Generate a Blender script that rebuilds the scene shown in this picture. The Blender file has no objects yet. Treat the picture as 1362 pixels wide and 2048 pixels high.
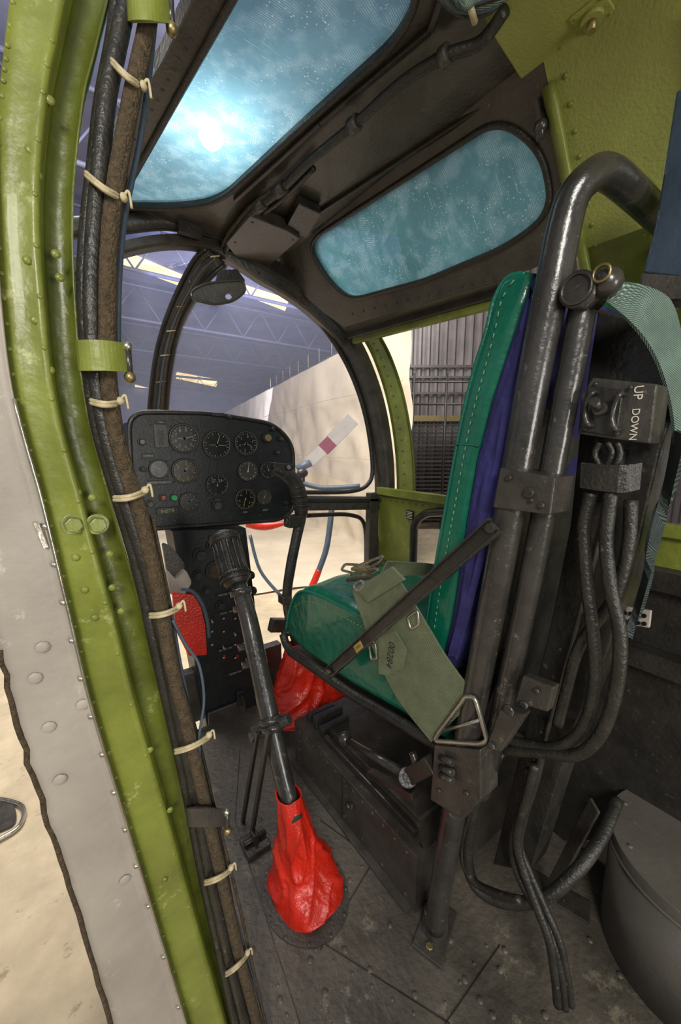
import bpy, bmesh, math, random
from mathutils import Vector as V, noise, Matrix
random.seed(4)
sc=bpy.context.scene
sc.view_settings.view_transform='Standard'
# ---------------- camera -----------------
F=790.0; PIT=math.radians(9.6); YAW=math.radians(36)
C=V((0,0,1.0))
FW=V((math.sin(YAW)*math.cos(PIT),math.cos(YAW)*math.cos(PIT),-math.sin(PIT)))
RT=V((math.cos(YAW),-math.sin(YAW),0)); UP=RT.cross(FW)
cd=bpy.data.cameras.new('camera'); co=bpy.data.objects.new('camera',cd); sc.collection.objects.link(co)
cd.sensor_fit='VERTICAL'; cd.sensor_height=36; cd.lens=F/2048*36; cd.clip_start=.01; cd.clip_end=200
co.location=C; co.rotation_euler=(math.pi/2-PIT,0,-YAW); sc.camera=co
# surveying helpers : sight line from the tripod point intersected with real planes
def ray(px,py): return FW+RT*((px-681)/F)+UP*((1024-py)/F)
def PX(px,py,x): r=ray(px,py); return C+r*((x-C.x)/r.x)
def PY(px,py,y): r=ray(px,py); return C+r*((y-C.y)/r.y)
def PZ(px,py,z): r=ray(px,py); return C+r*((z-C.z)/r.z)
def PD(px,py,d): return C+ray(px,py)*d
def PN(px,py,o,n): r=ray(px,py); return C+r*((o-C).dot(n)/r.dot(n))
def S(l,p): return l*(p-C).dot(FW)/F
# ---------------- materials -----------------
def lin(c):
    return tuple(((x/255)/12.92 if x<=10 else (((x/255)+.055)/1.055)**2.4) for x in c)+(1,)
def mat(name,rgb,rough=.5,metal=0,var=.25,scale=14,bump=.15,bscale=90,wear=None,wcol=(150,145,135),coat=0,rvar=.12):
    m=bpy.data.materials.new(name); m.use_nodes=True; nt=m.node_tree; N=nt.nodes; L=nt.links
    b=N['Principled BSDF']; c=lin(rgb)
    tc=N.new('ShaderNodeTexCoord'); nz=N.new('ShaderNodeTexNoise'); nz.inputs['Scale'].default_value=scale; nz.inputs['Detail'].default_value=8; nz.inputs['Roughness'].default_value=.62
    L.new(tc.outputs['Object'],nz.inputs['Vector'])
    cr=N.new('ShaderNodeValToRGB'); cr.color_ramp.elements[0].position=.3; cr.color_ramp.elements[1].position=.7
    cr.color_ramp.elements[0].color=tuple(x*(1-var) for x in c[:3])+(1,); cr.color_ramp.elements[1].color=tuple(min(1,x*(1+var)) for x in c[:3])+(1,)
    L.new(nz.outputs['Fac'],cr.inputs['Fac']); out=cr.outputs['Color']
    if wear:
        n2=N.new('ShaderNodeTexNoise'); n2.inputs['Scale'].default_value=scale*3.1; n2.inputs['Detail'].default_value=10; n2.inputs['Roughness'].default_value=.75
        L.new(tc.outputs['Object'],n2.inputs['Vector'])
        r2=N.new('ShaderNodeValToRGB'); r2.color_ramp.elements[0].position=wear; r2.color_ramp.elements[1].position=min(1,wear+.07)
        L.new(n2.outputs['Fac'],r2.inputs['Fac']); mx=N.new('ShaderNodeMixRGB'); mx.inputs['Color2'].default_value=lin(wcol)
        L.new(r2.outputs['Color'],mx.inputs['Fac']); L.new(out,mx.inputs['Color1']); out=mx.outputs['Color']
    L.new(out,b.inputs['Base Color'])
    b.inputs['Metallic'].default_value=metal
    mr=N.new('ShaderNodeMapRange'); mr.inputs[3].default_value=max(.05,rough-rvar); mr.inputs[4].default_value=min(1,rough+rvar)
    L.new(nz.outputs['Fac'],mr.inputs[0]); L.new(mr.outputs[0],b.inputs['Roughness'])
    if coat: b.inputs['Coat Weight'].default_value=coat
    if bump:
        n3=N.new('ShaderNodeTexNoise'); n3.inputs['Scale'].default_value=bscale; n3.inputs['Detail'].default_value=4
        L.new(tc.outputs['Object'],n3.inputs['Vector'])
        bp=N.new('ShaderNodeBump'); bp.inputs['Strength'].default_value=bump; bp.inputs['Distance'].default_value=.01
        L.new(n3.outputs['Fac'],bp.inputs['Height']); L.new(bp.outputs['Normal'],b.inputs['Normal'])
    return m
def wave_bump(m,scale,strength,axis='X',dist=.01,rgbmix=None):
    nt=m.node_tree;N=nt.nodes;L=nt.links;b=N['Principled BSDF']
    tc=N.new('ShaderNodeTexCoord'); w=N.new('ShaderNodeTexWave'); w.bands_direction=axis; w.inputs['Scale'].default_value=scale
    L.new(tc.outputs['Object'],w.inputs['Vector'])
    bp=N.new('ShaderNodeBump'); bp.inputs['Strength'].default_value=strength; bp.inputs['Distance'].default_value=dist
    L.new(w.outputs['Fac'],bp.inputs['Height']); L.new(bp.outputs['Normal'],b.inputs['Normal'])
    if rgbmix:
        src=b.inputs['Base Color'].links[0].from_socket
        mx=N.new('ShaderNodeMixRGB'); mx.blend_type='MULTIPLY'; mx.inputs['Color2'].default_value=lin(rgbmix)
        L.new(w.outputs['Fac'],mx.inputs['Fac']); L.new(src,mx.inputs['Color1']); L.new(mx.outputs['Color'],b.inputs['Base Color'])
DARK=mat('dark_grey_paint',(62,58,53),.38,0,.4,18,.14,150,.61,(108,102,92),coat=.1)
DARK2=mat('black_paint',(42,40,37),.36,0,.4,20,.14,120,.61,(86,82,74),coat=.1)
TUBE=mat('worn_black_tube',(52,50,47),.28,0,.4,16,.12,80,.6,(106,101,92),coat=.25)
FLOOR=mat('cabin_floor_paint',(84,78,70),.5,0,.5,5,.35,70,.58,(120,112,98))
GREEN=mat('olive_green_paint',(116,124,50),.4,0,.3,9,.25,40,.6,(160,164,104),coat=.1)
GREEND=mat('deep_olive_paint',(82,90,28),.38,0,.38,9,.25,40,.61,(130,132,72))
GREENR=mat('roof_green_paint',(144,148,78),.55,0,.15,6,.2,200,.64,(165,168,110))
SKIN=mat('grey_fuselage_paint',(160,152,142),.48,0,.18,6,.12,60,.6,(190,184,172))
ALU=mat('bare_metal',(190,185,172),.28,.9,.2,30,.1,80)
BRASS=mat('dull_brass',(150,135,95),.38,.8,.2,30,.1,80)
LEATH=mat('green_leather',(12,98,76),.27,0,.3,6,.3,34,coat=.25)
PIPING=mat('green_piping',(20,105,86),.35,0,.2,7,.2,170)
STITCH=mat('pale_thread',(120,150,110),.7)
NAVY=mat('navy_cloth',(44,42,98),.9,0,.45,12,.6,40)
RED=mat('red_leather',(200,38,20),.32,0,.3,8,.25,160,coat=.15)
WEB=mat('olive_webbing',(178,188,146),.85,0,.2,30,.2,400); wave_bump(WEB,230,.8,'DIAGONAL',.003,(145,145,145))
TEALW=mat('teal_webbing',(140,168,156),.85,0,.25,30,.2,400); wave_bump(TEALW,230,.8,'DIAGONAL',.003,(145,145,145))
TEALD=mat('dark_teal_webbing',(82,96,94),.9,0,.4,30,.2,400); wave_bump(TEALD,230,.8,'DIAGONAL',.003,(125,125,125))  # darker copy of the teal webbing, for the hanging end of the strap
RUB=mat('black_rubber',(42,40,36),.38,0,.4,30,.25,200,.6,(96,90,74))
BRAID=mat('brown_braided_sleeve',(80,66,46),.7,0,.55,140,.7,420,.6,(120,104,80))
TIE=mat('waxed_cord',(190,176,140),.6,0,.2,60,.2,300)
BLK=mat('panel_black',(28,31,32),.42,0,.25,30,.1,150)
FACE=mat('dial_black',(18,19,20),.3,0,.1,40,0)
WHT=mat('white_marking',(215,210,195),.6,0,.05,40,0)
DIM=mat('dial_marking',(160,158,146),.6,0,.1,40,0)
YEL=mat('yellow_marking',(178,154,84),.6,0,.05,40,0)
CONC=mat('concrete',(200,182,152),.8,0,.22,5,.3,60,.59,(160,144,116))
CLOTH=mat('canvas_tarp',(206,192,170),.9,0,.18,1.1,.9,2.2)
CORR=mat('corrugated_steel',(98,92,92),.5,.1,.35,1.5,.1,20)
ROOFH=mat('hangar_roof',(118,122,156),.7,0,.3,.8,.1,4)
STEELB=mat('truss_steel',(92,94,120),.6,.1,.2,2,.1,10)
RAILM=mat('wall_rail_steel',(70,66,66),.5,.1,.2,2,.1,10)
def emis(name,rgb,s):
    m=bpy.data.materials.new(name); m.use_nodes=True; nt=m.node_tree; b=nt.nodes['Principled BSDF']
    nz=nt.nodes.new('ShaderNodeTexNoise'); nz.inputs['Scale'].default_value=3
    cr=nt.nodes.new('ShaderNodeValToRGB'); c=lin(rgb); cr.color_ramp.elements[0].position=.35; cr.color_ramp.elements[1].position=.6
    cr.color_ramp.elements[0].color=(c[0]*.6,c[1]*.5,c[2]*.3,1); cr.color_ramp.elements[1].color=c
    nt.links.new(nz.outputs['Fac'],cr.inputs['Fac']); nt.links.new(cr.outputs['Color'],b.inputs['Emission Color'])
    b.inputs['Base Color'].default_value=c; b.inputs['Emission Strength'].default_value=s; return m
SKY=emis('skylight_panel',(255,232,180),1.3)
MAROON=mat('maroon_paint',(110,30,50),.5)
BLUEG=mat('blue_grey_paint',(70,84,98),.45)
BLUED=mat('dark_blue_steel',(52,64,78),.3,0,.3,8,.1,60,coat=.2)
GRN_L=emis('green_lens',(20,140,80),.3); RED_L=mat('red_lens',(120,34,24),.3)
def acryl(name,rgb,tr,roughmix,ctr=None):
    m=bpy.data.materials.new(name); m.use_nodes=True; nt=m.node_tree;N=nt.nodes;L=nt.links
    N.remove(N['Principled BSDF']); o=N['Material Output']
    tl=N.new('ShaderNodeBsdfTranslucent'); tp=N.new('ShaderNodeBsdfTransparent'); gl=N.new('ShaderNodeBsdfGlossy')
    tc=N.new('ShaderNodeTexCoord'); nz=N.new('ShaderNodeTexNoise'); nz.inputs['Scale'].default_value=5; nz.inputs['Detail'].default_value=7
    L.new(tc.outputs['Object'],nz.inputs['Vector']); cr=N.new('ShaderNodeValToRGB'); c=lin(rgb)
    cr.color_ramp.elements[0].position=.3;cr.color_ramp.elements[1].position=.7
    cr.color_ramp.elements[0].color=tuple(x*.7 for x in c[:3])+(1,); cr.color_ramp.elements[1].color=tuple(min(1,x*1.25) for x in c[:3])+(1,)
    L.new(nz.outputs['Fac'],cr.inputs['Fac']); cur=cr.outputs['Color']
    def over(fac,cur,colr):
        mx=N.new('ShaderNodeMixRGB'); mx.inputs['Color2'].default_value=colr; L.new(fac,mx.inputs['Fac']); L.new(cur,mx.inputs['Color1']); return mx.outputs['Color']
    def mult(a,b_):
        mu=N.new('ShaderNodeMath'); mu.operation='MULTIPLY'; L.new(a,mu.inputs[0]); L.new(b_,mu.inputs[1]); return mu.outputs[0]
    vo=N.new('ShaderNodeTexVoronoi'); vo.inputs['Scale'].default_value=150; L.new(tc.outputs['Object'],vo.inputs['Vector'])
    r2=N.new('ShaderNodeValToRGB'); r2.color_ramp.elements[0].position=.1; r2.color_ramp.elements[0].color=(1,1,1,1); r2.color_ramp.elements[1].position=.22; r2.color_ramp.elements[1].color=(0,0,0,1)
    L.new(vo.outputs['Distance'],r2.inputs['Fac'])
    n5=N.new('ShaderNodeTexNoise'); n5.inputs['Scale'].default_value=14; L.new(tc.outputs['Object'],n5.inputs['Vector'])
    r5=N.new('ShaderNodeValToRGB'); r5.color_ramp.elements[0].position=.42; r5.color_ramp.elements[1].position=.62; L.new(n5.outputs['Fac'],r5.inputs['Fac'])
    cur=over(mult(r2.outputs['Color'],r5.outputs['Color']),cur,(.7,.82,.8,1))
    # scratch swirls : painted pale rings round the lamp spot, broken up by noise
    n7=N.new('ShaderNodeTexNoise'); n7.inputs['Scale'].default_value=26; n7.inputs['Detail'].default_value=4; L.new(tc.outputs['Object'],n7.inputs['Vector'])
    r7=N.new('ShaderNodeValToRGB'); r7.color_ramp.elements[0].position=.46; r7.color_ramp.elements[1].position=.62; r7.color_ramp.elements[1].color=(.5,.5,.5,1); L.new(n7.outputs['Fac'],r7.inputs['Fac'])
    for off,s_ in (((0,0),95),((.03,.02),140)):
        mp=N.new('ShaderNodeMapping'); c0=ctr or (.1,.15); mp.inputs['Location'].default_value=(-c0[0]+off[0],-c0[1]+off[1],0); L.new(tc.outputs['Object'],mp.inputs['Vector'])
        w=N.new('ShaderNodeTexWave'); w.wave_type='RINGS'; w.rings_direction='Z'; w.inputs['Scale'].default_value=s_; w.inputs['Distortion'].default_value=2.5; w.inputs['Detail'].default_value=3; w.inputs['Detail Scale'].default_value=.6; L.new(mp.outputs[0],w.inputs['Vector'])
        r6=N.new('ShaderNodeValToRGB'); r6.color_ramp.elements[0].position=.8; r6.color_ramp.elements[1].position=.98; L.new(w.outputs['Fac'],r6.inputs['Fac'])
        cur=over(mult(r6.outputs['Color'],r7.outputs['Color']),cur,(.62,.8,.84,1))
    for rz,sc_ in ((.5,(14,200,6)),(2.0,(12,230,7)),(1.2,(16,260,5))):
        mp=N.new('ShaderNodeMapping'); mp.inputs['Rotation'].default_value=(0,0,rz); mp.inputs['Scale'].default_value=sc_
        L.new(tc.outputs['Object'],mp.inputs['Vector']); n6=N.new('ShaderNodeTexNoise'); n6.inputs['Scale'].default_value=1.6; n6.inputs['Detail'].default_value=2; L.new(mp.outputs[0],n6.inputs['Vector'])
        r6=N.new('ShaderNodeValToRGB'); r6.color_ramp.elements[0].position=.68; r6.color_ramp.elements[1].position=.76; r6.color_ramp.elements[1].color=(.5,.5,.5,1); L.new(n6.outputs['Fac'],r6.inputs['Fac'])
        cur=over(r6.outputs['Color'],cur,(.6,.74,.76,1))
    L.new(cur,tl.inputs['Color'])
    tp.inputs['Color'].default_value=(.6,.78,.82,1); gl.inputs['Roughness'].default_value=.25
    a=N.new('ShaderNodeMixShader'); a.inputs[0].default_value=tr; L.new(tl.outputs[0],a.inputs[1]); L.new(tp.outputs[0],a.inputs[2])
    b=N.new('ShaderNodeMixShader'); b.inputs[0].default_value=roughmix; L.new(a.outputs[0],b.inputs[1]); L.new(gl.outputs[0],b.inputs[2])
    L.new(b.outputs[0],o.inputs['Surface']); return m
def glass(name,tint,dif,dm):
    m=bpy.data.materials.new(name); m.use_nodes=True; nt=m.node_tree;N=nt.nodes;L=nt.links
    N.remove(N['Principled BSDF']); o=N['Material Output']
    tl=N.new('ShaderNodeBsdfTranslucent'); tl.inputs['Color'].default_value=dif; tp=N.new('ShaderNodeBsdfTransparent'); tp.inputs['Color'].default_value=tint
    gl=N.new('ShaderNodeBsdfGlossy'); gl.inputs['Roughness'].default_value=.12
    a=N.new('ShaderNodeMixShader'); a.inputs[0].default_value=dm; L.new(tp.outputs[0],a.inputs[1]); L.new(tl.outputs[0],a.inputs[2])
    b=N.new('ShaderNodeMixShader'); b.inputs[0].default_value=.03; L.new(a.outputs[0],b.inputs[1]); L.new(gl.outputs[0],b.inputs[2])
    L.new(b.outputs[0],o.inputs['Surface']); return m
GLASS=glass('bubble_glass',(.97,.97,.99,1),(.62,.66,.9,1),.13)
# ---------------- mesh builder -----------------
def catm(P,sub,closed=False):
    n=len(P)
    if sub<=1 or n<3: return list(P)
    out=[]; rng=n if closed else n-1
    for i in range(rng):
        g=(lambda k:P[k%n]) if closed else (lambda k:P[max(0,min(n-1,k))])
        a,b,c,d=g(i-1),g(i),g(i+1),g(i+2)
        for s in range(sub):
            t=s/sub
            out.append(tuple(.5*((2*b[k])+(-a[k]+c[k])*t+(2*a[k]-5*b[k]+4*c[k]-d[k])*t*t+(-a[k]+3*b[k]-3*c[k]+d[k])*t**3) for k in range(len(b))))
    if not closed: out.append(tuple(P[-1]))
    return out
def cs(P,sub,closed=False): return [V(p) for p in catm([tuple(p) for p in P],sub,closed)]
def rnd(P,r,n=6):
    out=[];N=len(P)
    P=[V((p[0],p[1])) for p in P]
    for i in range(N):
        a,b,c=P[i-1],P[i],P[(i+1)%N]
        rr=r[i] if isinstance(r,(list,tuple)) else r
        d1=(a-b);d2=(c-b); k=min(rr,d1.length*.48,d2.length*.48)
        s=b+d1.normalized()*k; e=b+d2.normalized()*k
        for j in range(n+1):
            t=j/n; out.append(tuple((1-t)**2*s+2*t*(1-t)*b+t*t*e))
    return out
class MB:
    def __init__(s): s.v=[];s.f=[];s.m=[];s.sm=[];s.mats=[]
    def mi(s,m):
        if m not in s.mats: s.mats.append(m)
        return s.mats.index(m)
    def add(s,vs,fs,m,sm=False):
        o=len(s.v); s.v+=[V(x) for x in vs]; k=s.mi(m)
        for f in fs: s.f.append([i+o for i in f]); s.m.append(k); s.sm.append(sm)
    def tube(s,P,r,m,n=12,sub=6,closed=False,cap=True,flat=1.0):
        if not isinstance(r,(list,tuple)): r=[r]*len(P)
        Q=catm([tuple(p)+(rr,) for p,rr in zip(P,r)],sub,closed)
        pts=[V(q[:3]) for q in Q]; R=[q[3] for q in Q]; N=len(pts); T=[]
        for i in range(N):
            a=pts[(i-1)%N] if closed or i>0 else pts[0]; b=pts[(i+1)%N] if closed or i<N-1 else pts[-1]
            T.append((b-a).normalized())
        u=T[0].orthogonal().normalized(); vs=[];fs=[]
        for i in range(N):
            u=(u-T[i]*u.dot(T[i])).normalized(); w=T[i].cross(u)
            for k in range(n):
                a=2*math.pi*k/n; vs.append(pts[i]+(u*math.cos(a)+w*math.sin(a)*flat)*R[i])
        for i in range(N if closed else N-1):
            j=(i+1)%N
            for k in range(n): fs.append([i*n+k,i*n+(k+1)%n,j*n+(k+1)%n,j*n+k])
        if cap and not closed: fs.append(list(range(n))[::-1]); fs.append([(N-1)*n+k for k in range(n)])
        s.add(vs,fs,m,True); return s
    def cyl(s,a,b,r,m,n=20,r2=None):
        a=V(a);b=V(b); d=(b-a).normalized(); u=d.orthogonal().normalized(); w=d.cross(u); r2=r if r2 is None else r2
        vs=[a+(u*math.cos(t)+w*math.sin(t))*r for t in [2*math.pi*k/n for k in range(n)]]+[b+(u*math.cos(t)+w*math.sin(t))*r2 for t in [2*math.pi*k/n for k in range(n)]]
        s.add(vs,[[k,(k+1)%n,n+(k+1)%n,n+k] for k in range(n)],m,True)
        s.add(vs,[list(range(n))[::-1],[n+k for k in range(n)]],m,False); return s
    def box(s,c,a,b,d,m):
        c=V(c);a=V(a);b=V(b);d=V(d)
        vs=[c+a*i+b*j+d*k for i in(-1,1) for j in(-1,1) for k in(-1,1)]
        s.add(vs,[[0,1,3,2],[4,6,7,5],[0,4,5,1],[2,3,7,6],[0,2,6,4],[1,5,7,3]],m); return s
    def bar(s,p,q,w,t,side,m):
        p=V(p);q=V(q);d=(q-p); sd=V(side); sd=(sd-d*sd.dot(d)/d.dot(d)).normalized(); e=d.normalized().cross(sd)
        return s.box((p+q)/2,d/2,e*w/2,sd*t/2,m)
    def dome(s,p,nr,r,m,h=.5,n=8):
        p=V(p);nr=V(nr).normalized();u=nr.orthogonal().normalized();w=nr.cross(u);vs=[];fs=[]
        for j in range(3):
            a=j*math.pi/6+.05
            for k in range(n):
                t=2*math.pi*k/n; vs.append(p+(u*math.cos(t)+w*math.sin(t))*r*math.cos(a)+nr*r*h*math.sin(a))
        vs.append(p+nr*r*h)
        for j in range(2):
            for k in range(n): fs.append([j*n+k,j*n+(k+1)%n,(j+1)*n+(k+1)%n,(j+1)*n+k])
        for k in range(n): fs.append([2*n+k,2*n+(k+1)%n,3*n])
        s.add(vs,fs,m,True); return s
    def hexn(s,p,nr,r,m,h): p=V(p); return s.cyl(p,p+V(nr).normalized()*h,r,m,6)
    def sphere(s,p,r,m,n=14,sc=(1,1,1)):
        vs=[];fs=[];p=V(p);h=n//2
        for j in range(h+1):
            a=math.pi*j/h
            for k in range(n):
                t=2*math.pi*k/n; vs.append(p+V((math.sin(a)*math.cos(t)*sc[0],math.sin(a)*math.sin(t)*sc[1],math.cos(a)*sc[2]))*r)
        for j in range(h):
            for k in range(n): fs.append([j*n+k,j*n+(k+1)%n,(j+1)*n+(k+1)%n,(j+1)*n+k])
        s.add(vs,fs,m,True); return s
    def face(s,lp,m):
        lp=[V(p) for p in lp]; n=len(lp); bm=bmesh.new(); vv=[bm.verts.new(p) for p in lp]; es=[bm.edges.new((vv[i],vv[(i+1)%n])) for i in range(n)]
        bmesh.ops.triangle_fill(bm,use_beauty=True,edges=es); bm.verts.index_update()
        s.add([v.co.copy() for v in bm.verts],[[v.index for v in f.verts] for f in bm.faces],m,False); bm.free(); return s
    def plate(s,outer,holes,off,m,mside=None):
        outer=[V(p) for p in outer]; off=V(off); bm=bmesh.new(); es=[]; loops=[]
        for lp in [outer]+[[V(p) for p in h] for h in holes]:
            vv=[bm.verts.new(p) for p in lp]; loops.append(lp)
            es+=[bm.edges.new((vv[i],vv[(i+1)%len(vv)])) for i in range(len(vv))]
        bmesh.ops.triangle_fill(bm,use_beauty=True,edges=es)
        bm.verts.index_update(); vs=[v.co.copy() for v in bm.verts]; fs=[[v.index for v in f.verts] for f in bm.faces]; bm.free()
        s.add(vs,fs,m); s.add([v+off for v in vs],[f[::-1] for f in fs],m)
        for lp in loops:
            n=len(lp); s.add(lp+[p+off for p in lp],[[i,(i+1)%n,n+(i+1)%n,n+i] for i in range(n)],mside or m)
        return s
    def grid(s,rows,m,sm=True):
        n=len(rows[0]); vs=[p for r in rows for p in r]
        s.add(vs,[[i*n+k,i*n+k+1,(i+1)*n+k+1,(i+1)*n+k] for i in range(len(rows)-1) for k in range(n-1)],m,sm); return s
    def ribbon(s,L,R,th,m,sub=6,nrm=None):
        L=cs(L,sub);R=cs(R,sub);n=len(L);A=[]
        for i in range(n):
            t=L[min(n-1,i+1)]-L[max(0,i-1)]
            q=V(nrm) if nrm else (R[i]-L[i]).cross(t).normalized()
            A.append([L[i],R[i],R[i]+q*th,L[i]+q*th,L[i]])
        s.grid(A,m,False); s.add(A[0][:4],[[0,1,2,3]],m); s.add(A[-1][:4],[[3,2,1,0]],m); return s
    def build(s,name,parent=None,label=None,category=None,bev=0,kind=None,group=None,bseg=2):
        lo=V([min(v[i] for v in s.v) for i in range(3)]); hi=V([max(v[i] for v in s.v) for i in range(3)])
        c=(lo+hi)/2
        if parent is None: c.z=lo.z
        me=bpy.data.meshes.new(name); me.from_pydata([tuple(v-c) for v in s.v],[],s.f)
        for mm in s.mats: me.materials.append(mm)
        me.polygons.foreach_set('material_index',s.m); me.polygons.foreach_set('use_smooth',s.sm); me.update()
        bm=bmesh.new(); bm.from_mesh(me); bmesh.ops.remove_doubles(bm,verts=bm.verts,dist=1e-6); bmesh.ops.recalc_face_normals(bm,faces=bm.faces); bm.to_mesh(me); bm.free()
        o=bpy.data.objects.new(name,me); sc.collection.objects.link(o)
        reg(o,c,parent,label,category,kind,group)
        if bev:
            b=o.modifiers.new('bevel','BEVEL'); b.width=bev; b.segments=bseg; b.limit_method='ANGLE'; b.angle_limit=math.radians(40)
        return o
WL={}
def reg(o,c,parent,label,category,kind,group):
    WL[o.name]=V(c)
    if parent: o.parent=parent; o.location=V(c)-WL[parent.name]
    else: o.location=c
    if label: o['label']=label
    if category and not parent: o['category']=category
    if kind: o['kind']=kind
    if group: o['group']=group
def thing(name,label,category,base,group=None,parent=None):
    o=bpy.data.objects.new(name,None); o.empty_display_size=.05; sc.collection.objects.link(o)
    reg(o,V(base),parent,label,category,None,group); return o
def tmesh(body,size,ext=0):
    cu=bpy.data.curves.new('t','FONT'); cu.body=body; cu.size=size; cu.align_x='CENTER'; cu.align_y='CENTER'; cu.extrude=ext
    t=bpy.data.objects.new('tmp',cu); sc.collection.objects.link(t); dg=bpy.context.evaluated_depsgraph_get()
    me=bpy.data.meshes.new_from_object(t.evaluated_get(dg)); bpy.data.objects.remove(t); return me
def text(name,body,o,xd,yd,size,m,parent,label=None,ext=.0003):
    me=tmesh(body,size,ext)
    xd=V(xd).normalized(); yd=V(yd).normalized(); z=xd.cross(yd)
    M=Matrix((xd,yd,z)).transposed().to_4x4(); me.transform(M); me.materials.clear(); me.materials.append(m)
    ob=bpy.data.objects.new(name,me); sc.collection.objects.link(ob); reg(ob,V(o),parent,label,None,None,None); return ob
def textmesh(mb,body,o,xd,yd,size,m):
    me=tmesh(body,size); xd=V(xd).normalized(); yd=V(yd).normalized(); o=V(o)
    mb.add([o+xd*v.co.x+yd*v.co.y for v in me.vertices],[list(p.vertices) for p in me.polygons],m)
def cushion(mb,prof,x0,x1,r,m,puff=.0,steps=6,ns=24,wr=0,wf=14):
    prof=[V((p[1],p[2])) for p in prof]; n=len(prof)
    ar=sum(prof[i].x*prof[(i+1)%n].y-prof[(i+1)%n].x*prof[i].y for i in range(n))
    sg=1 if ar>0 else -1; nn=[]
    for i in range(n):
        t=(prof[(i+1)%n]-prof[i-1]).normalized(); nn.append(V((-t.y,t.x))*sg)
    st=[(x0+r*(1-math.cos(math.pi/2*j/steps)),r*(1-math.sin(math.pi/2*j/steps))) for j in range(steps+1)]
    mid=[(x0+r+(x1-x0-2*r)*j/ns,0) for j in range(1,ns)]
    en=[(x1-r*(1-math.cos(math.pi/2*j/steps)),r*(1-math.sin(math.pi/2*j/steps))) for j in range(steps,-1,-1)]
    vs=[];fs=[]; al=st+mid+en
    for (x,i_) in al:
        u=(x-x0)/(x1-x0); pf=puff*math.sin(math.pi*u)
        for k in range(n):
            w_=wr*noise.noise(V((x*wf,prof[k].x*wf,prof[k].y*wf)))*math.sin(math.pi*min(1,max(0,u)))
            q=prof[k]+nn[k]*(i_-pf+w_); vs.append(V((x,q.x,q.y)))
    for j in range(len(al)-1):
        for k in range(n): fs.append([j*n+k,j*n+(k+1)%n,(j+1)*n+(k+1)%n,(j+1)*n+k])
    mb.add(vs,fs,m,True)
    for off in (0,(len(al)-1)*n): mb.face(vs[off:off+n],m)
def dashes(mb,P,m,r=.0012,dl=.007,sub=8):
    Q=cs(P,sub); L=[]
    for a,b in zip(Q,Q[1:]):
        k=max(1,int((b-a).length/.002))
        for i in range(k): L.append(a+(b-a)*(i/k))
    step=max(1,int(dl/.002))
    for i in range(0,len(L)-step,step*2): mb.cyl(L[i],L[min(len(L)-1,i+step)],r,m,5)
# =====================================================
# HANGAR
# =====================================================
FZ=-.62
mb=MB(); mb.box((4,12,FZ-.05),(22,0,0),(0,26,0),(0,0,.05),CONC); mb.build('floor',None,'pale speckled concrete hangar floor',None,kind='structure')
mb=MB(); mb.box((4,20,5.6),(20,0,0),(0,18.5,0),(0,0,.05),ROOFH); mb.build('ceiling',None,'dark blue-grey hangar roof with trusses',None,kind='structure')
mb=MB(); mb.box((4,36,2.4),(20,0,0),(0,.1,0),(0,0,3.1),ROOFH); mb.build('wall_far',None,'distant blue-grey hangar end wall',None,kind='structure')
n=0
for poly in [[(236,498),(385,560),(375,578),(232,524)],[(490,572),(578,600),(570,622),(488,590)],[(352,745),(436,760),(432,774),(352,757)],[(270,770),(300,778),(298,788),(270,780)]]:
    n+=1; q=[PZ(a,b,5.5) for a,b in poly]; mb=MB(); mb.plate(q,[],(0,0,.03),SKY); mb.build('window_%d'%(n),None,'glowing corrugated skylight strip in the hangar roof',None,kind='structure')
for i,yy in enumerate([6.5,9.5,13,17,22,28]):
    mb=MB()
    mb.cyl((-12,yy,4.5),(20,yy,4.5),.04,STEELB,6); mb.cyl((-12,yy,5.4),(20,yy,5.4),.04,STEELB,6)
    for k in range(26):
        xx=-12+k*1.25; mb.cyl((xx,yy,4.5),(xx+.62,yy,5.4),.02,STEELB,5); mb.cyl((xx+.62,yy,5.4),(xx+1.25,yy,4.5),.02,STEELB,5)
    mb.build('roof_truss',None,'blue-grey steel lattice roof truss','roof truss',group='hangar roof trusses')
# tarp : hangs from a rope, then spreads over the floor
A=PZ(824,628,2.5); B=PZ(462,818,2.5); d=(A-B); d.z=0; d.normalize(); nrm=V((d.y,-d.x,0))
if (C-A).dot(nrm)<0: nrm=-nrm
A2=A+d*.02; Lw=(A-B).length+6
rows=[]
for j in range(43):
    row=[]
    for i in range(161):
        s_=Lw*i/160; p=A2-d*s_; jj=min(j,30); z=2.5-(2.5-FZ-.02)*jj/30; k=.15+.85*min(1,jj/10)
        q=k*(.11*noise.noise(V((s_*.9,z*.5,0)))+.07*noise.noise(V((s_*2.2+z*1.2,z*.9,3)))+.04*(1-abs(noise.noise(V((s_*1.6-z*1.4,z*1.1,7))))*3))
        if j<=30: row.append(V((p.x,p.y,z))+nrm*q)
        else: row.append(V((p.x,p.y,FZ+.02+.05*abs(noise.noise(V((s_*2,j*.4,1))))))+nrm*(q+(j-30)*.26))
    rows.append(row)
mb=MB(); mb.grid(rows,CLOTH)
mb.tube(rows[0],.010,BLUEG,6,1)
for z in (1.75,.8,0.1): mb.tube([V((r.x,r.y,z))+nrm*.12 for r in rows[15][::10]],.005,TIE,5,1)
for k in range(12):
    q=rows[0][k*5]; mb.cyl(q,q+V((0,0,.25)),.004,TIE,5)
mb.build('tarpaulin_curtain',None,'creased cream canvas tarpaulin hung as a hangar partition','curtain')
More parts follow.
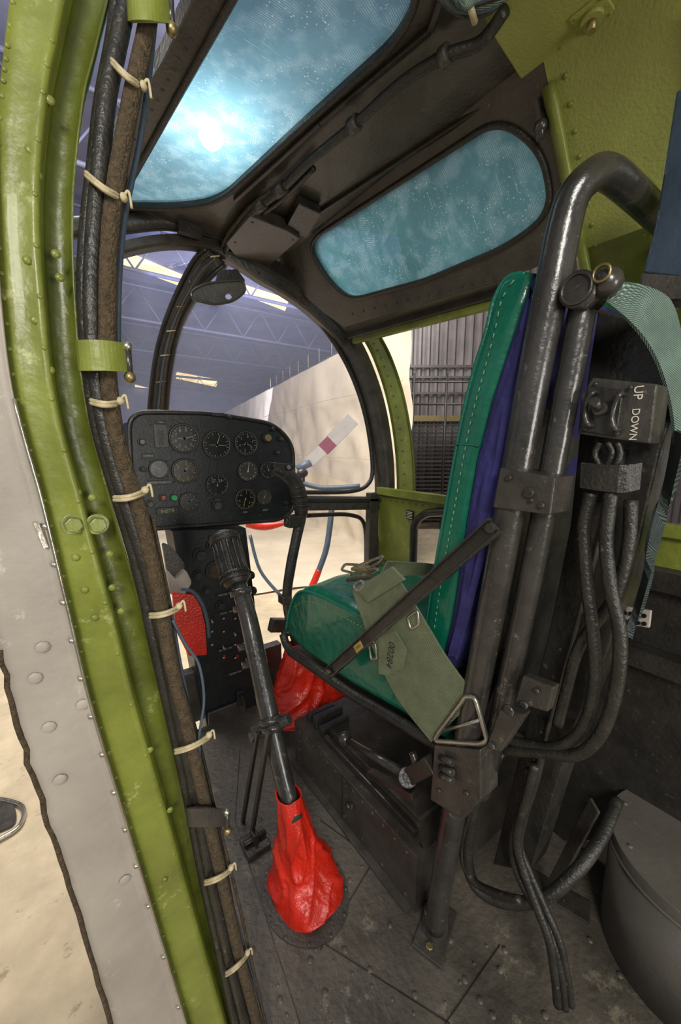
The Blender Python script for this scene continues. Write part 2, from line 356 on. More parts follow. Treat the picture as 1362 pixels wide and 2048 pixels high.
# corrugated wall
W0=PD(790,890,8); W1=PD(1400,890,8); wd=(W1-W0); wd.z=0; wl=wd.length; wd.normalize(); wn=V((wd.y,-wd.x,0))
if wn.dot(FW)>0: wn=-wn
mb=MB(); nn=150; prof=[]
for i in range(nn+1):
    p=W0+wd*(wl*i/nn); off=wn*(.07 if (i//2)%2 else 0); prof.append(p+off)
rows=[[V((p.x,p.y,5.5)) for p in prof],[V((p.x,p.y,FZ)) for p in prof]]
mb.grid(rows,CORR,False)
for z,h_,m_ in ((2.5,.05,RAILM),(2.3,.04,RAILM),(2.0,.04,RAILM),(1.52,.11,BRASS)):
    mb.bar(V((W0.x,W0.y,z))+wn*.12,V((W1.x,W1.y,z))+wn*.12,h_,.05,wn,m_)
mb.build('wall_right',None,'grey corrugated steel hangar wall with rails',None,kind='structure')
rack=thing('slatted_rack','dark steel slatted rack standing against the corrugated wall','rack',V((W0.x,W0.y,FZ))+wn*.6)
mb=MB()
for k in range(26):
    z=-.5+k*.075; a=W0+wn*.5+wd*.2; b=W0+wn*.5+wd*3.5; mb.bar(V((a.x,a.y,z)),V((b.x,b.y,z)),.03,.12,wn,DARK2 if k%4 else DARK)
for k in range(6):
    a=W0+wn*.56+wd*(.25+k*.6); mb.cyl(V((a.x,a.y,FZ)),V((a.x,a.y,2.3)),.022,DARK2,6)
for z in (1.75,2.15): a=W0+wn*.56+wd*.2; b=W0+wn*.56+wd*3.5; mb.cyl(V((a.x,a.y,z)),V((b.x,b.y,z)),.02,DARK2,6)
mb.build('rack_frame',rack)
rb=thing('tail_rotor','white rotor blade with maroon band on a dark hub','rotor',PD(605,960,3.2))
D=3.2
def strip(mb,a,b,w0,m,t=.02,dd=D):
    p=PD(a[0],a[1],dd);q=PD(b[0],b[1],dd); mb.bar(p,q,w0*dd/F,t,FW,m)
mb=MB(); strip(mb,(618,925),(648,897),22,SKIN); strip(mb,(661,884),(706,838),28,SKIN); mb.build('rotor_blade',rb,'white painted blade')
mb=MB(); strip(mb,(646,900),(664,882),26,MAROON,.022); mb.build('blade_band',rb,'maroon band')
mb=MB(); mb.sphere(PD(605,946,D),.05,DARK2,12,(1,.7,.8)); mb.cyl(PD(595,938,D),PD(622,925,D),.03,BLUEG); mb.tube([PD(585,955,D),PD(610,968,D),PD(650,976,D),PD(720,972,D)],.02,BLUEG,8); mb.cyl(PD(605,946,D),PD(605,980,D),.02,DARK2,8)
for k in range(3): mb.tube([PD(590+8*k,930,D),PD(604,948,D)],.008,DARK2,6)
mb.build('rotor_hub',rb)
sk=thing('landing_skid_tube','blue-grey curved tube with red end standing on the hangar floor','tube',PD(635,1165,3.2))
mb=MB(); mb.tube([PD(664,1010,D),PD(660,1050,D),PD(652,1100,D),PD(636,1145,D)],.024,BLUEG,10); mb.build('curved_tube',sk)
mb=MB(); mb.tube([PD(638,1140,D),PD(630,1160,D),PD(618,1185,D)],[.026,.028,.026],RED,10); mb.build('red_end',sk,'red painted end')
sk=thing('ground_dolly','red and orange dolly arm beyond the nose glass','dolly',PD(520,1060,3.4))
mb=MB(); mb.tube([PD(495,1045,3.4),PD(530,1052,3.4),PD(570,1046,3.4)],[.045,.04,.02],RED,10); mb.tube([PD(500,1070,3.4),PD(520,1140,3.4),PD(560,1190,3.4)],.015,BLUEG,8); mb.build('dolly_arm',sk)
rg=thing('tie_down_ring','chrome tie-down ring lying on the concrete','ring',PZ(15,1650,FZ))
Q=[PZ(a,b,FZ+.015) for a,b in [(-60,1640),(-20,1600),(30,1605),(48,1620),(40,1650),(10,1672),(-40,1690)]]
mb=MB(); mb.tube(Q,.009,ALU,10,6,closed=True); mb.build('ring',rg)
mb=MB(); mb.plate([PZ(a,b,FZ+.004) for a,b in rnd([(-70,1600),(30,1608),(36,1650),(-60,1690)],20)],[],(0,0,.01),DARK); mb.build('ring_plate',rg,'dark metal plate')
# =====================================================
# CABIN SHELL
# =====================================================
mb=MB(); mb.box((.62,.52,-.02),(.5,0,0),(0,.8,0),(0,0,.02),FLOOR)
for a,b in [(530,1810),(570,1870),(520,1640),(650,1750),(700,1760),(470,1540),(440,1680),(930,1960),(960,2000),(1000,1940),(985,2030),(830,1990),(650,1985),(620,1920),(740,1940),(505,1900),(1180,1880),(1240,1950),(1300,1990),(1090,2030),(900,1880),(1010,1900),(560,2000),(690,1900),(780,1850),(550,1560)]:
    mb.dome(PZ(a,b,0),(0,0,1),.0065,FLOOR,.5)
for pth in [[(480,1500),(470,1640)],[(470,1640),(600,2048)],[(590,1850),(900,2048)],[(1000,1890),(890,2048)],[(760,1700),(640,1900)],[(640,1640),(860,1800)]]:
    P=[PZ(a,b,.0005) for a,b in pth]
    for p,q in zip(P,P[1:]):
        mb.bar(p,q,.0018,.002,(0,0,1),DARK2); s_=(q-p).normalized().cross(V((0,0,1)))*.016; k=int((q-p).length/.04)
        for i in range(k): mb.dome(p.lerp(q,(i+.5)/k)+s_,(0,0,1),.0034,FLOOR,.6)
mb.build('floor.001',None,'dark grey riveted metal cabin floor',None,kind='structure')
ZR=1.6
top_win=rnd([(232,414),(350,416),(438,404),(592,262),(802,75),(847,-40),(640,-260),(545,-150)],[8,60,50,10,70,60,40,10])
hole=[PZ(a,b,ZR) for a,b in top_win]
xs=[p.x for p in hole]; ysl=[p.y for p in hole]; cwin=((min(xs)+max(xs))/2,(min(ysl)+max(ysl))/2)
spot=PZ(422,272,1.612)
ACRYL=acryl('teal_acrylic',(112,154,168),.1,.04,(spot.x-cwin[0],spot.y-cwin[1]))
ACRYL2=acryl('dusty_teal_acrylic',(92,144,150),.08,.04)
mb=MB()
side=[PZ(a,b,ZR) for a,b in [(150,440),(190,340),(322,130),(415,-60),(510,-300)]]
outer=[V((.16,1.28,ZR))]+side[1:]+[V((.3,-.5,ZR)),V((.69,-.5,ZR)),V((.69,1.28,ZR))]
mb.plate(outer,[hole],(0,0,.03),DARK)
for pth,w in [([(600,450),(1040,165)],.010),([(470,400),(640,245),(860,60),(900,-60)],.010)]:
    P=[PZ(a,b,ZR-.004) for a,b in pth]
    for p,q in zip(P,P[1:]): mb.bar(p,q,w,.01,(0,0,1),DARK2)
for i in range(16):
    t=i/15; p=PZ(625+t*400,462-t*270,ZR); mb.dome(p,(0,0,-1),.004,DARK,.5)
for i in range(18):
    t=i/17; p=PZ(225+t*190,360-t*340,ZR); mb.dome(p,(0,0,-1),.0035,DARK,.5)
mb.build('ceiling.001',None,'dark grey painted cabin roof frame',None,kind='structure',bev=.002)
mb=MB(); mb.face([p+V((0,0,.012)) for p in hole],ACRYL); mb.build('window_5',None,'scratched teal tinted acrylic roof window',None,kind='structure')
mb=MB(); mb.tube([p+V((0,0,-.002)) for p in hole],.006,RUB,8,1,closed=True); mb.build('trim_1',None,'black rubber gasket round roof window',None,kind='structure')
SA=V((.674,1.108,1.6));SB=V((.674,.414,1.6));SCc=V((.81,.446,1.43))
sn=(SB-SA).cross(SCc-SA).normalized()
if sn.z<0: sn=-sn
def PS(a,b,o=0): return PN(a,b,SA+sn*o,sn)
def onS(x,y):
    z=SA.z-((x-SA.x)*sn.x+(y-SA.y)*sn.y)/sn.z; return V((x,y,z))
swin=rnd([(612,485),(830,345),(1000,235),(1085,300),(1108,420),(1020,490),(850,560),(700,600),(655,560)],[45,20,75,50,60,60,20,50,30])
hs=[PS(a,b) for a,b in swin]
e1=PS(688,655); ef=PS(1012,558)
mb=MB(); mb.plate([onS(.66,1.28),PS(600,585),PS(650,628),e1,ef,onS(.86,.40),onS(.66,.40)],[hs],sn*.025,DARK)
for i in range(14): mb.dome(PS(705+i*22,628-i*5.5)-sn*.001,-sn,.0035,DARK2)
mb.build('ceiling.002',None,'dark grey sloping roof side frame',None,kind='structure',bev=.002)
mb=MB(); mb.face([p+sn*.01 for p in hs],ACRYL2); mb.build('window_6',None,'dusty teal tinted acrylic side roof window',None,kind='structure')
mb=MB(); mb.tube([p-sn*.002 for p in hs],.006,RUB,8,1,closed=True); mb.build('trim_2',None,'black rubber gasket round side roof window',None,kind='structure')
b0=PZ(1062,192,1.59); b1=PZ(985,70,1.59); b2=PZ(935,-30,1.59)
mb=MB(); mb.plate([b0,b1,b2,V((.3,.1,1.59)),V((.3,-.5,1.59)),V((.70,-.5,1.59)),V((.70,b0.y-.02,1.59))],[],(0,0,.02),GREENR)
mb.build('ceiling.003',None,'light olive green roof lining panel',None,kind='structure',bev=.002)
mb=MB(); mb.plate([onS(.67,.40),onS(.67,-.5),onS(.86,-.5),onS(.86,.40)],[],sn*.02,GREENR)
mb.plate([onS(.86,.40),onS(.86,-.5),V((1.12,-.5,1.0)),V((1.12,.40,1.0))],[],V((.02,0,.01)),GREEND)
mb.tube([onS(.70,.40),onS(.80,.40),onS(.87,.40),V((.95,.40,1.24)),V((1.05,.40,1.1)),V((1.11,.40,.95))],.02,GREEN,8,4,flat=.5)
mb.tube([onS(.72,.22),onS(.80,.22),onS(.87,.22),V((.95,.22,1.24)),V((1.05,.22,1.1))],.014,GREEN,8,4,flat=.5)
for i in range(9):
    t=i/8; p=onS(.68+.18*t,.375); mb.dome(p-sn*.001,-sn,.004,GREEN)
mb.build('wall_side',None,'olive green inner cabin side panel with rib',None,kind='structure')
r1=PX(700,668,.945); r2=PX(1020,574,.925)
mb=MB()
mb.plate([e1,ef,r2,r1],[],V((.02,0,.02)),DARK)
mb.bar(r1,r2,.03,.04,(0,0,1),DARK)
mb.bar(r1+V((.005,-.02,-.028)),r2+V((.005,0,-.028)),.02,.02,(0,0,1),GREEN)
for i in range(12): mb.dome(r1.lerp(r2,i/12)+V((-.017,0,.005)),(-1,0,0),.004,DARK)
mb.box(PX(815,598,.91),(.01,0,0),(0,.03,0),(0,0,.012),DARK2)
mb.build('trim_3',None,'dark grey door header rail with green strip',None,kind='structure',bev=.003)
XW=1.12
mb=MB()
wh=[PX(a,b,XW) for a,b in rnd([(828,1046),(850,1026),(960,1020),(960,1125),(826,1140)],18)]
zs=PX(830,990,XW).z
outer=[V((XW,1.27,.0)),V((XW,1.27,zs)),V((XW,-.4,zs-.0)),V((XW,-.4,.0))]
mb.plate(outer,[wh],(.02,0,0),GREEN); mb.tube(wh,.016,DARK2,8,1,closed=True)
mb.bar((XW-.01,1.25,zs),(XW-.01,-.4,zs),.03,.03,(1,0,0),GREEN)
for i in range(20): mb.dome((XW-.004,1.22-.035*i,zs-.035),(-1,0,0),.004,GREEND)
mb.box((XW-.02,.4,.26),(.012,0,0),(0,.8,0),(0,0,.26),DARK)
mb.build('wall_left',None,'olive green lower cabin side wall',None,kind='structure',bev=.002)
mb=MB(); p=PX(820,1030,XW-.004); mb.box(p,(.002,0,0),(0,.018,0),(0,0,.018),BLK)
for k in range(5): mb.box(p+V((-.003,0,.012-.006*k)),(.0005,0,0),(0,.014-.003*(k%2),0),(0,0,.001),WHT)
mb.build('warning_placard',None,'small black placard with white lines','placard')
# windshield hoop
YH=1.27
hp=[(470,520),(560,556),(642,618),(704,692),(744,785),(764,875),(772,965),(768,1060),(752,1150)]
HR=[PY(a,b,YH) for a,b in hp]; cx=HR[0].x
HL=[V((2*cx-p.x,p.y,p.z+.02)) for p in HR[::-1]]
hoop=thing('windshield_frame','dark grey arched nose window frame with riveted posts','window frame',(cx,YH,0))
full=HL[:-1]+[V((cx,YH,HR[0].z+.01))]+HR[1:]+[V((1.09,YH,.1))]
mb=MB(); Q=cs(full,6); ctr=V((cx,YH,.95)); rows=[]
for p in Q:
    w_=min(1,max(.15,.15+(p.x-cx+.08)/.2)); u_=.016+.02*w_; dd=(ctr-p).normalized()
    rows.append([p-dd*u_+V((0,.03,0)),p-dd*u_+V((0,-.018,0)),p+dd*.004*w_+V((0,-.022,0)),p+dd*.012*w_+V((0,-.014,0)),p+dd*.038*w_+V((0,-.010,0)),p+dd*.042*w_+V((0,.0,0)),p+dd*.040*w_+V((0,.03,0)),p-dd*u_+V((0,.03,0))])
mb.grid(rows,DARK,False)
for p in Q[::3]:
    dd=(ctr-p).normalized()
    if p.x>cx: mb.dome(p+dd*.026+V((0,-.011,0)),(0,-1,0),.0042,DARK2); mb.dome(p-dd*.018+V((0,-.019,0)),(0,-1,0),.0042,DARK2)
mb.build('arch_hoop',hoop)
mb=MB()
rim=[(505,548),(590,596),(652,662),(700,742),(731,833),(745,930),(736,968),(700,983),(600,985),(588,985)]
mb.tube([PY(a,b,YH+.02) for a,b in rim],.009,RUB,8,6)
rim2=[(590,1033),(640,1030),(700,1030),(728,1048),(732,1120),(725,1235)]
mb.tube([PY(a,b,YH+.02) for a,b in rim2],.009,RUB,8,5)
mb.build('window_gasket',hoop,'black rubber window gasket')
mb=MB()
mb.bar(PY(770,1006,YH),PY(592,1006,YH),.055,.03,(0,1,0),DARK); mb.bar(PY(770,1000,YH-.02),PY(594,1000,YH-.02),.018,.01,(0,1,0),DARK2)
mb.bar(PY(745,985,YH-.01),PY(740,1240,YH-.01),.05,.03,(0,1,0),DARK)
mb.bar(PY(770,1250,YH),PY(540,1250,YH),.05,.03,(0,1,0),DARK)
for i in range(10): mb.dome(PY(604+17*i,1014,YH-.017),(0,-1,0),.004,DARK2)
mb.build('cross_beam',hoop,bev=.004)
Lp=[(412,497,1.27),(382,530,1.33),(335,630,1.5),(310,720,1.62),(297,830,1.75)]
Rp=[(448,530,1.27),(404,575,1.33),(360,655,1.5),(341,740,1.62),(333,830,1.75)]
mb=MB(); mb.ribbon([PY(a,b,y) for a,b,y in Lp],[PY(a,b,y) for a,b,y in Rp],.02,DARK)
mb.tube([PY(a,b,y) for a,b,y in Lp],.008,DARK2,6); mb.tube([PY(a,b,y) for a,b,y in Rp],.008,DARK2,6)
for k in range(3): mb.tube([PY((a+c)/2-6+6*k,(b+d_)/2,y-.03) for (a,b,y),(c,d_,_) in zip(Lp,Rp)],.006,[RUB,BLUEG,BRAID][k],6)
for t in range(8):
    i=t/7*3.9; k=int(i); f_=i-k; a=[Lp[k][j]*(1-f_)+Lp[k+1][j]*f_ for j in range(3)]; c=[Rp[k][j]*(1-f_)+Rp[k+1][j]*f_ for j in range(3)]
    mb.cyl(PY((a[0]+c[0])/2-9,(a[1]+c[1])/2,a[2]-.035),PY((a[0]+c[0])/2+9,(a[1]+c[1])/2-2,a[2]-.035),.0022,TIE,6)
mb.build('centre_post',hoop)
mb=MB(); mb.tube([PY(a,b,YH-.01) for a,b in [(120,458),(240,448),(330,442),(420,460),(480,498)]],.028,DARK,8,5,flat=.8); mb.box(PY(378,455,YH-.05),(.03,0,0),(0,.01,0),(0,0,.02),DARK2); mb.build('header_beam',hoop)
def pane(Aedge,Bedge,name,lab,bul):
    A_=cs(Aedge,4);B_=cs(Bedge,4);n=min(len(A_),len(B_)); rows=[]
    for i in range(n):
        rows.append([A_[i].lerp(B_[i],t/8)+V((0,1,.0))*bul*math.sin(math.pi*t/8) for t in range(9)])
    mb=MB(); mb.grid(rows,GLASS); mb.build(name,None,lab,None,kind='structure')
pane([PY(a,b,y) for a,b,y in Rp],[PY(a,b,YH+.03) for a,b in [(470,530),(600,600),(700,730),(745,850),(765,985)]],'window_7','clear curved nose windshield pane',.25)
pane([PY(a,b,y) for a,b,y in Lp],[PY(a,b,YH+.03) for a,b in [(405,480),(240,485),(200,600),(150,750),(100,900)]],'window_8','clear curved nose windshield pane with scratches',.15)
mb=MB(); gp=[(742,668),(767,716),(792,792),(808,880),(814,970),(808,1060),(797,1150),(782,1230)]
G1=[PY(a-14,b,1.2) for a,b in gp];G2=[PY(a+14,b,1.2) for a,b in gp]
mb.ribbon(G1,G2,.02,GREEN); mb.tube(G2,.007,GREEND,6); mb.tube(G1,.006,GREEN,6)
for p,q in list(zip(cs(G1,4),cs(G2,4)))[::1]: mb.dome(p.lerp(q,.3)+V((0,-.004,0)),(0,-1,0),.004,GREEND)
mb.build('door_post',None,'olive green riveted far door post','door post')
ob=thing('overhead_bracket','dark grey metal bracket plate under the roof with mirror mount','bracket',PZ(500,500,1.56))
mb=MB(); mb.plate([PZ(a,b,1.565) for a,b in [(452,488),(500,432),(575,462),(600,478),(525,545),(488,535)]],[],(0,0,.03),DARK)
for a,b in [(470,485),(520,530),(585,480),(505,445)]: mb.dome(PZ(a,b,1.565),(0,0,-1),.004,DARK2)
mb.build('bracket_plate',ob,bev=.002)
mb=MB(); mb.plate([PZ(a,b,1.575) for a,b in [(572,455),(598,408),(642,428),(612,478)]],[],(0,0,.02),DARK2); mb.build('bracket_box',ob,bev=.002)
mb=MB(); ym=1.12
disc=rnd([(380,584),(405,568),(440,563),(486,560),(493,582),(468,603),(430,610),(388,600)],14)
mb.plate([PY(a,b,ym) for a,b in disc],[[PY(a,b,ym) for a,b in rnd([(452,588),(462,585),(468,592),(458,600),(450,596)],4)]],(0,.012,0),DARK)
mb.tube([PY(a,b,ym-.002) for a,b in disc],.003,TUBE,6,1,closed=True)
mb.plate([PY(a,b,ym+.02) for a,b in [(434,564),(440,540),(474,538),(490,560),(486,580)]],[],(0,.02,0),DARK2)
mb.build('mirror_mount',ob,bev=.002)
rc=thing('roof_conduit','grey electrical conduit clipped along the roof','conduit',PZ(700,250,1.58))
cp=[(1010,20),(960,85),(890,112),(800,168),(710,248),(620,322),(555,385),(505,425),(462,480),(438,530)]
mb=MB(); mb.tube([PZ(a,b,1.575) for a,b in cp],.0085,RUB,10,6); mb.tube([PZ(a+8,b+14,1.58) for a,b in cp[5:]],.006,RUB,8,6); mb.tube([PZ(a-8,b-6,1.58) for a,b in cp[6:]],.005,BRAID,8,6); mb.build('conduit',rc)
for a,b in [(890,112),(708,250),(560,380),(520,412)]:
    mb=MB(); p=PZ(a-8,b+6,1.575);q=PZ(a+8,b-7,1.575); mb.cyl(p,q,.013,DARK,12); mb.build('conduit_clip',rc)
wb=thing('cable_bundle','tangled grey cables tied with cord at the roof','cables',PZ(940,10,1.57))
for k in range(6):
    mb=MB(); mb.tube([PZ(840+k*12,-60,1.56),PZ(880+k*10,-8+k*3,1.55-.004*k),PZ(925+k*6,25-k*6,1.55),PZ(985+k*8,15-k*10,1.55),PZ(1030+k*12,-60,1.56)],.005,[RUB,BLUEG,TEALW][k%3],8,6); mb.build('cable',wb)
mb=MB(); mb.cyl(PZ(935,-5,1.54),PZ(950,45,1.54),.004,TIE,6); mb.build('cord_tie',wb)
def fitting(px,py):
    f=thing('roof_fitting','olive green round fitting bolted to the roof','fitting',PZ(px,py,1.585))
    p=PZ(px,py,1.589)
    mb=MB(); mb.box(p,(.022,0,0),(0,.022,0),(0,0,.002),GREENR)
    for i,j in((1,1),(1,-1),(-1,1),(-1,-1)): mb.dome(p+V((.016*i,.016*j,-.002)),(0,0,-1),.003,GREEN)
    mb.build('base_plate',f,bev=.001)
    mb=MB(); mb.cyl(p,p+V((0,0,-.008)),.014,GREENR); mb.cyl(p,p+V((0,0,-.02)),.006,BRASS); mb.build('socket',f)
fitting(1185,30); fitting(1345,5)
hk=thing('door_hook','small brown metal hook fixing beside the roof window','hook',onS(.80,.42))
mb=MB(); q=PS(1082,252,-.012); mb.cyl(q+V((0,0,.03)),q-V((0,0,.02)),.006,TUBE,10); mb.sphere(q,.011,TUBE,10); mb.bar(q,q+V((-.02,.0,.03)),.008,.006,(0,1,0),DARK); mb.build('hook_pin',hk)
# =====================================================
# DOOR FRAME (near)
# =====================================================
YD=.5
df=thing('door_frame','olive green riveted door frame with pale grey outer skin edge','door frame',PY(450,2048,YD))
ys=[-60,100,200,400,600,800,1000,1200,1400,1600,1800,2048,2120]
gl=[25,6,-4,-14,2,28,82,130,178,238,298,372,395]
gr=[232,192,168,148,152,172,222,280,332,388,440,505,525]
prof=[(0,0.004),(.015,-.004),(.2,-.007),(.42,-.0075),(.46,-.011),(.54,-.011),(.57,-.006),(.60,.010),(.64,.013),(.92,.012),(.955,.003),(1,.0),(1,.03)]
def surf(mb,l,r,prof,m1,m2,ms,Y=YD,wob=0):
    Ls=cs([PY(a,b,Y) for a,b in zip(l,ys)],8);Rs=cs([PY(a,b,Y) for a,b in zip(r,ys)],8)
    if wob: Ls=[p+V((wob*noise.noise(V((i*.7,3,1)))*2,0,0)) for i,p in enumerate(Ls)]
    for lo,hi,m in ((0,ms,m1),(ms-1,len(prof),m2)):
        mb.grid([[a.lerp(b,s)+V((0,h+.0016*noise.noise(V((i*.25,s*4,0))),0)) for s,h in prof[lo:hi]] for i,(a,b) in enumerate(zip(Ls,Rs))],m)
    return Ls,Rs
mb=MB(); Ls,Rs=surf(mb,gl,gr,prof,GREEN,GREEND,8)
nn=len(Ls)
for i in range(2,nn,2): mb.dome(Ls[i].lerp(Rs[i],.05)+V((0,-.005,0)),(0,-1,0),.0022,GREEN)
for i in range(4,nn,4): mb.dome(Ls[i].lerp(Rs[i],.5)+V((0,-.011,0)),(0,-1,0),.0026,GREEN)
for a,b in [(152,1115),(220,1108),(170,1180),(225,1175),(185,995),(155,985),(190,1235),(243,1222),(112,508),(120,555),(60,300),(55,520),(100,740),(70,640),(100,200),(75,350),(300,1500),(340,1620),(330,1760)]:
    mb.dome(PY(a,b,YD-.008),(0,-1,0),.0042,GREEN)
mb.build('frame_flange',df)
for a,b in [(147,1048),(195,1048)]:
    mb=MB(); p=PY(a,b,YD-.006); mb.cyl(p,p+V((0,-.002,0)),.0115,GREEN,20); mb.hexn(p+V((0,-.002,0)),(0,-1,0),.0085,GREEN,.008); mb.build('hex_bolt',df,bev=.001)
sl=[-300,-300,-300,-260,-220,-120,-60,-20,22,82,148,222,245]
sr=[-40,-30,-20,-8,4,30,84,132,180,240,300,374,397]
mb=MB(); prof2=[(0,.05),(0,0),(.15,-.004),(.5,-.006),(.85,-.006),(.93,-.004),(.97,-.010),(1,-.010),(1,0)]
Ls2,Rs2=surf(mb,sl,sr,prof2,SKIN,SKIN,5,YD-.004,.002)
for i in range(50,nn,3): mb.dome(Ls2[i].lerp(Rs2[i],.955)+V((0,-.010,0)),(0,-1,0),.003,ALU)
for a,b in [(85,1295),(70,1357),(98,1455),(165,1410),(120,1560),(250,1760)]: mb.dome(PY(a,b,YD-.012),(0,-1,0),.0065,SKIN,.25)
mb.bar(PY(72,1045,YD-.013),PY(92,1095,YD-.013),.004,.002,(0,1,0),ALU)
mb.build('outer_skin',df,'pale grey painted outer skin')
mb=MB(); mb.tube([p+V((0,-.011,0)) for p in Rs2[40:]],.0018,ALU,6,1); mb.build('edge_strip',df,'bare metal edge')
mb=MB(); mb.tube([p for p in Ls2[60:]],.003,BRAID,6,1); mb.build('seal_edge',df,'brown rubber seal edge')
# cable harness
ch=thing('cable_harness','black and brown hoses tied with pale cord along the door frame','cable harness',PY(480,2048,.49))
YC=.485
h1=[(262,-40),(238,80),(214,200),(200,340),(188,480),(184,620),(194,760),(216,880),(254,1010),(298,1150),(330,1290),(362,1450),(395,1610),(425,1770),(455,1900),(500,2080)]
h2=[(308,-40),(290,60),(268,160),(244,280),(224,400),(214,520),(212,640),(214,760),(234,890),(278,1030),(313,1180),(340,1330),(378,1480),(412,1630),(448,1790),(478,1920),(520,2080)]
h3=[(246,-40),(228,90),(206,210),(192,330),(176,470),(172,600),(182,740),(200,860),(240,1000),(282,1150),(312,1290),(348,1450),(380,1600),(408,1750),(440,1900),(480,2080)]
mb=MB(); mb.tube([PY(a,b,YC) for a,b in h1],.0082,RUB,12,6); mb.build('hose',ch)
mb=MB(); mb.tube([PY(a+3,b,YC-.008) for a,b in h2],.0082,BRAID,12,6); mb.build('braided_hose',ch,'brown fabric braided hose')
mb=MB(); mb.tube([PY(a,b,YC+.012) for a,b in h3],.0085,RUB,12,6); mb.build('hose',ch)
wr=[(300,30),(286,170),(266,300),(240,430),(228,560),(226,700)]
mb=MB(); mb.tube([PY(a+10,b,YC+.004) for a,b in wr],.003,BLUEG,8,6); mb.build('thin_wire',ch,'grey-blue wire')
for k,(m,dx) in enumerate([(BLUEG,16),(BRAID,20),(RUB,14),(DARK,8)]):
    mb=MB(); mb.tube([PY(a+dx+6*math.sin(i*1.1+k*2),b,YC-.002*k) for i,(a,b) in enumerate(h2[9:])],.0022,m,6,6); mb.build('thin_wire',ch)
mb=MB(); mb.tube([PY(a,b,YC-.01) for a,b in [(345,1240),(372,1290),(398,1330),(408,1400),(398,1480),(405,1560)]],.0018,BLUEG,8); mb.build('thin_wire',ch)
for (a,b),(c,d_) in [((222,118),(285,172)),((172,345),(246,395)),((182,800),(240,802)),((228,994),(290,980)),((300,1228),(358,1212)),((350,1500),(418,1470)),((410,1762),(462,1735)),((452,1945),(495,1905))]:
    mb=MB()
    for k in range(2):
        P=[PY(a+(c-a)*t,b+(d_-b)*t+5*math.sin(t*3.1)+k*6,YC-.022+.018*abs(2*t-1)**2) for t in [i/6 for i in range(7)]]
        mb.tube(P,.0022,TIE,6,3)
    e=PY(c,d_,YC-.012); mb.sphere(e,.0045,TIE,8); mb.tube([e,e+V((.005,-.002,.006)),e+V((.007,-.001,-.008))],.0014,TIE,5)
    mb.build('cord_tie',ch)
def clamp(px,py,w,m,lab):
    cl=thing('hose_clamp',lab,None,PY(px,py,YC-.02),parent=ch)
    mb=MB(); P=[PY(px-w*.5,py,YC+.01),PY(px-w*.45,py,YC-.016),PY(px,py,YC-.026),PY(px+w*.4,py+3,YC-.016),PY(px+w*.5,py+3,YC)]
    up=V((0,0,.014)); mb.ribbon([p+up for p in P],[p-up for p in P],.003,m); mb.build('clamp_band',cl)
    mb=MB(); p=PY(px+w*.52,py+10,YC-.015); mb.cyl(p+V((0,0,.014)),p-V((0,0,.016)),.0035,TUBE,8); mb.sphere(p-V((0,0,.016)),.006,BRASS,10); mb.sphere(p+V((0,0,.014)),.005,ALU,10); mb.build('clamp_screw',cl,'dull brass screw')
clamp(208,712,95,GREEN,'olive green clamp band'); clamp(415,1632,75,DARK,'dark brown clamp band'); clamp(300,10,80,GREEN,'olive green clamp band')
# =====================================================
# INSTRUMENT PANEL
# =====================================================
YP=1.36
X=V((1,0,0));Z=V((0,0,1));NY=V((0,-1,0))
ip=thing('instrument_panel','black rounded instrument panel with round dials and switches','instrument panel',PY(420,1050,YP))
out=rnd([(256,824),(420,826),(548,848),(586,888),(588,1020),(560,1040),(268,1060)],[40,40,40,30,25,25,20])
mb=MB(); mb.plate([PY(a,b,YP) for a,b in out],[],(0,.05,0),BLK)
for a,b in [(300,850),(345,838),(405,850),(465,858),(520,866),(572,900),(575,1015),(300,1045),(350,1042),(400,1040),(460,1035),(520,1030),(345,965),(400,970),(465,915),(400,905),(520,915),(462,1000)]: mb.dome(PY(a,b,YP),NY,.0035,DARK)
mb.build('panel_face',ip,bev=.004)
mb=MB(); mb.tube([PY(a,b,YP) for a,b in out],.008,DARK2,8,1,closed=True); mb.box(PY(435,829,YP),(.02,0,0),(0,.01,0),(0,0,.005),DARK2); mb.build('panel_rim',ip)
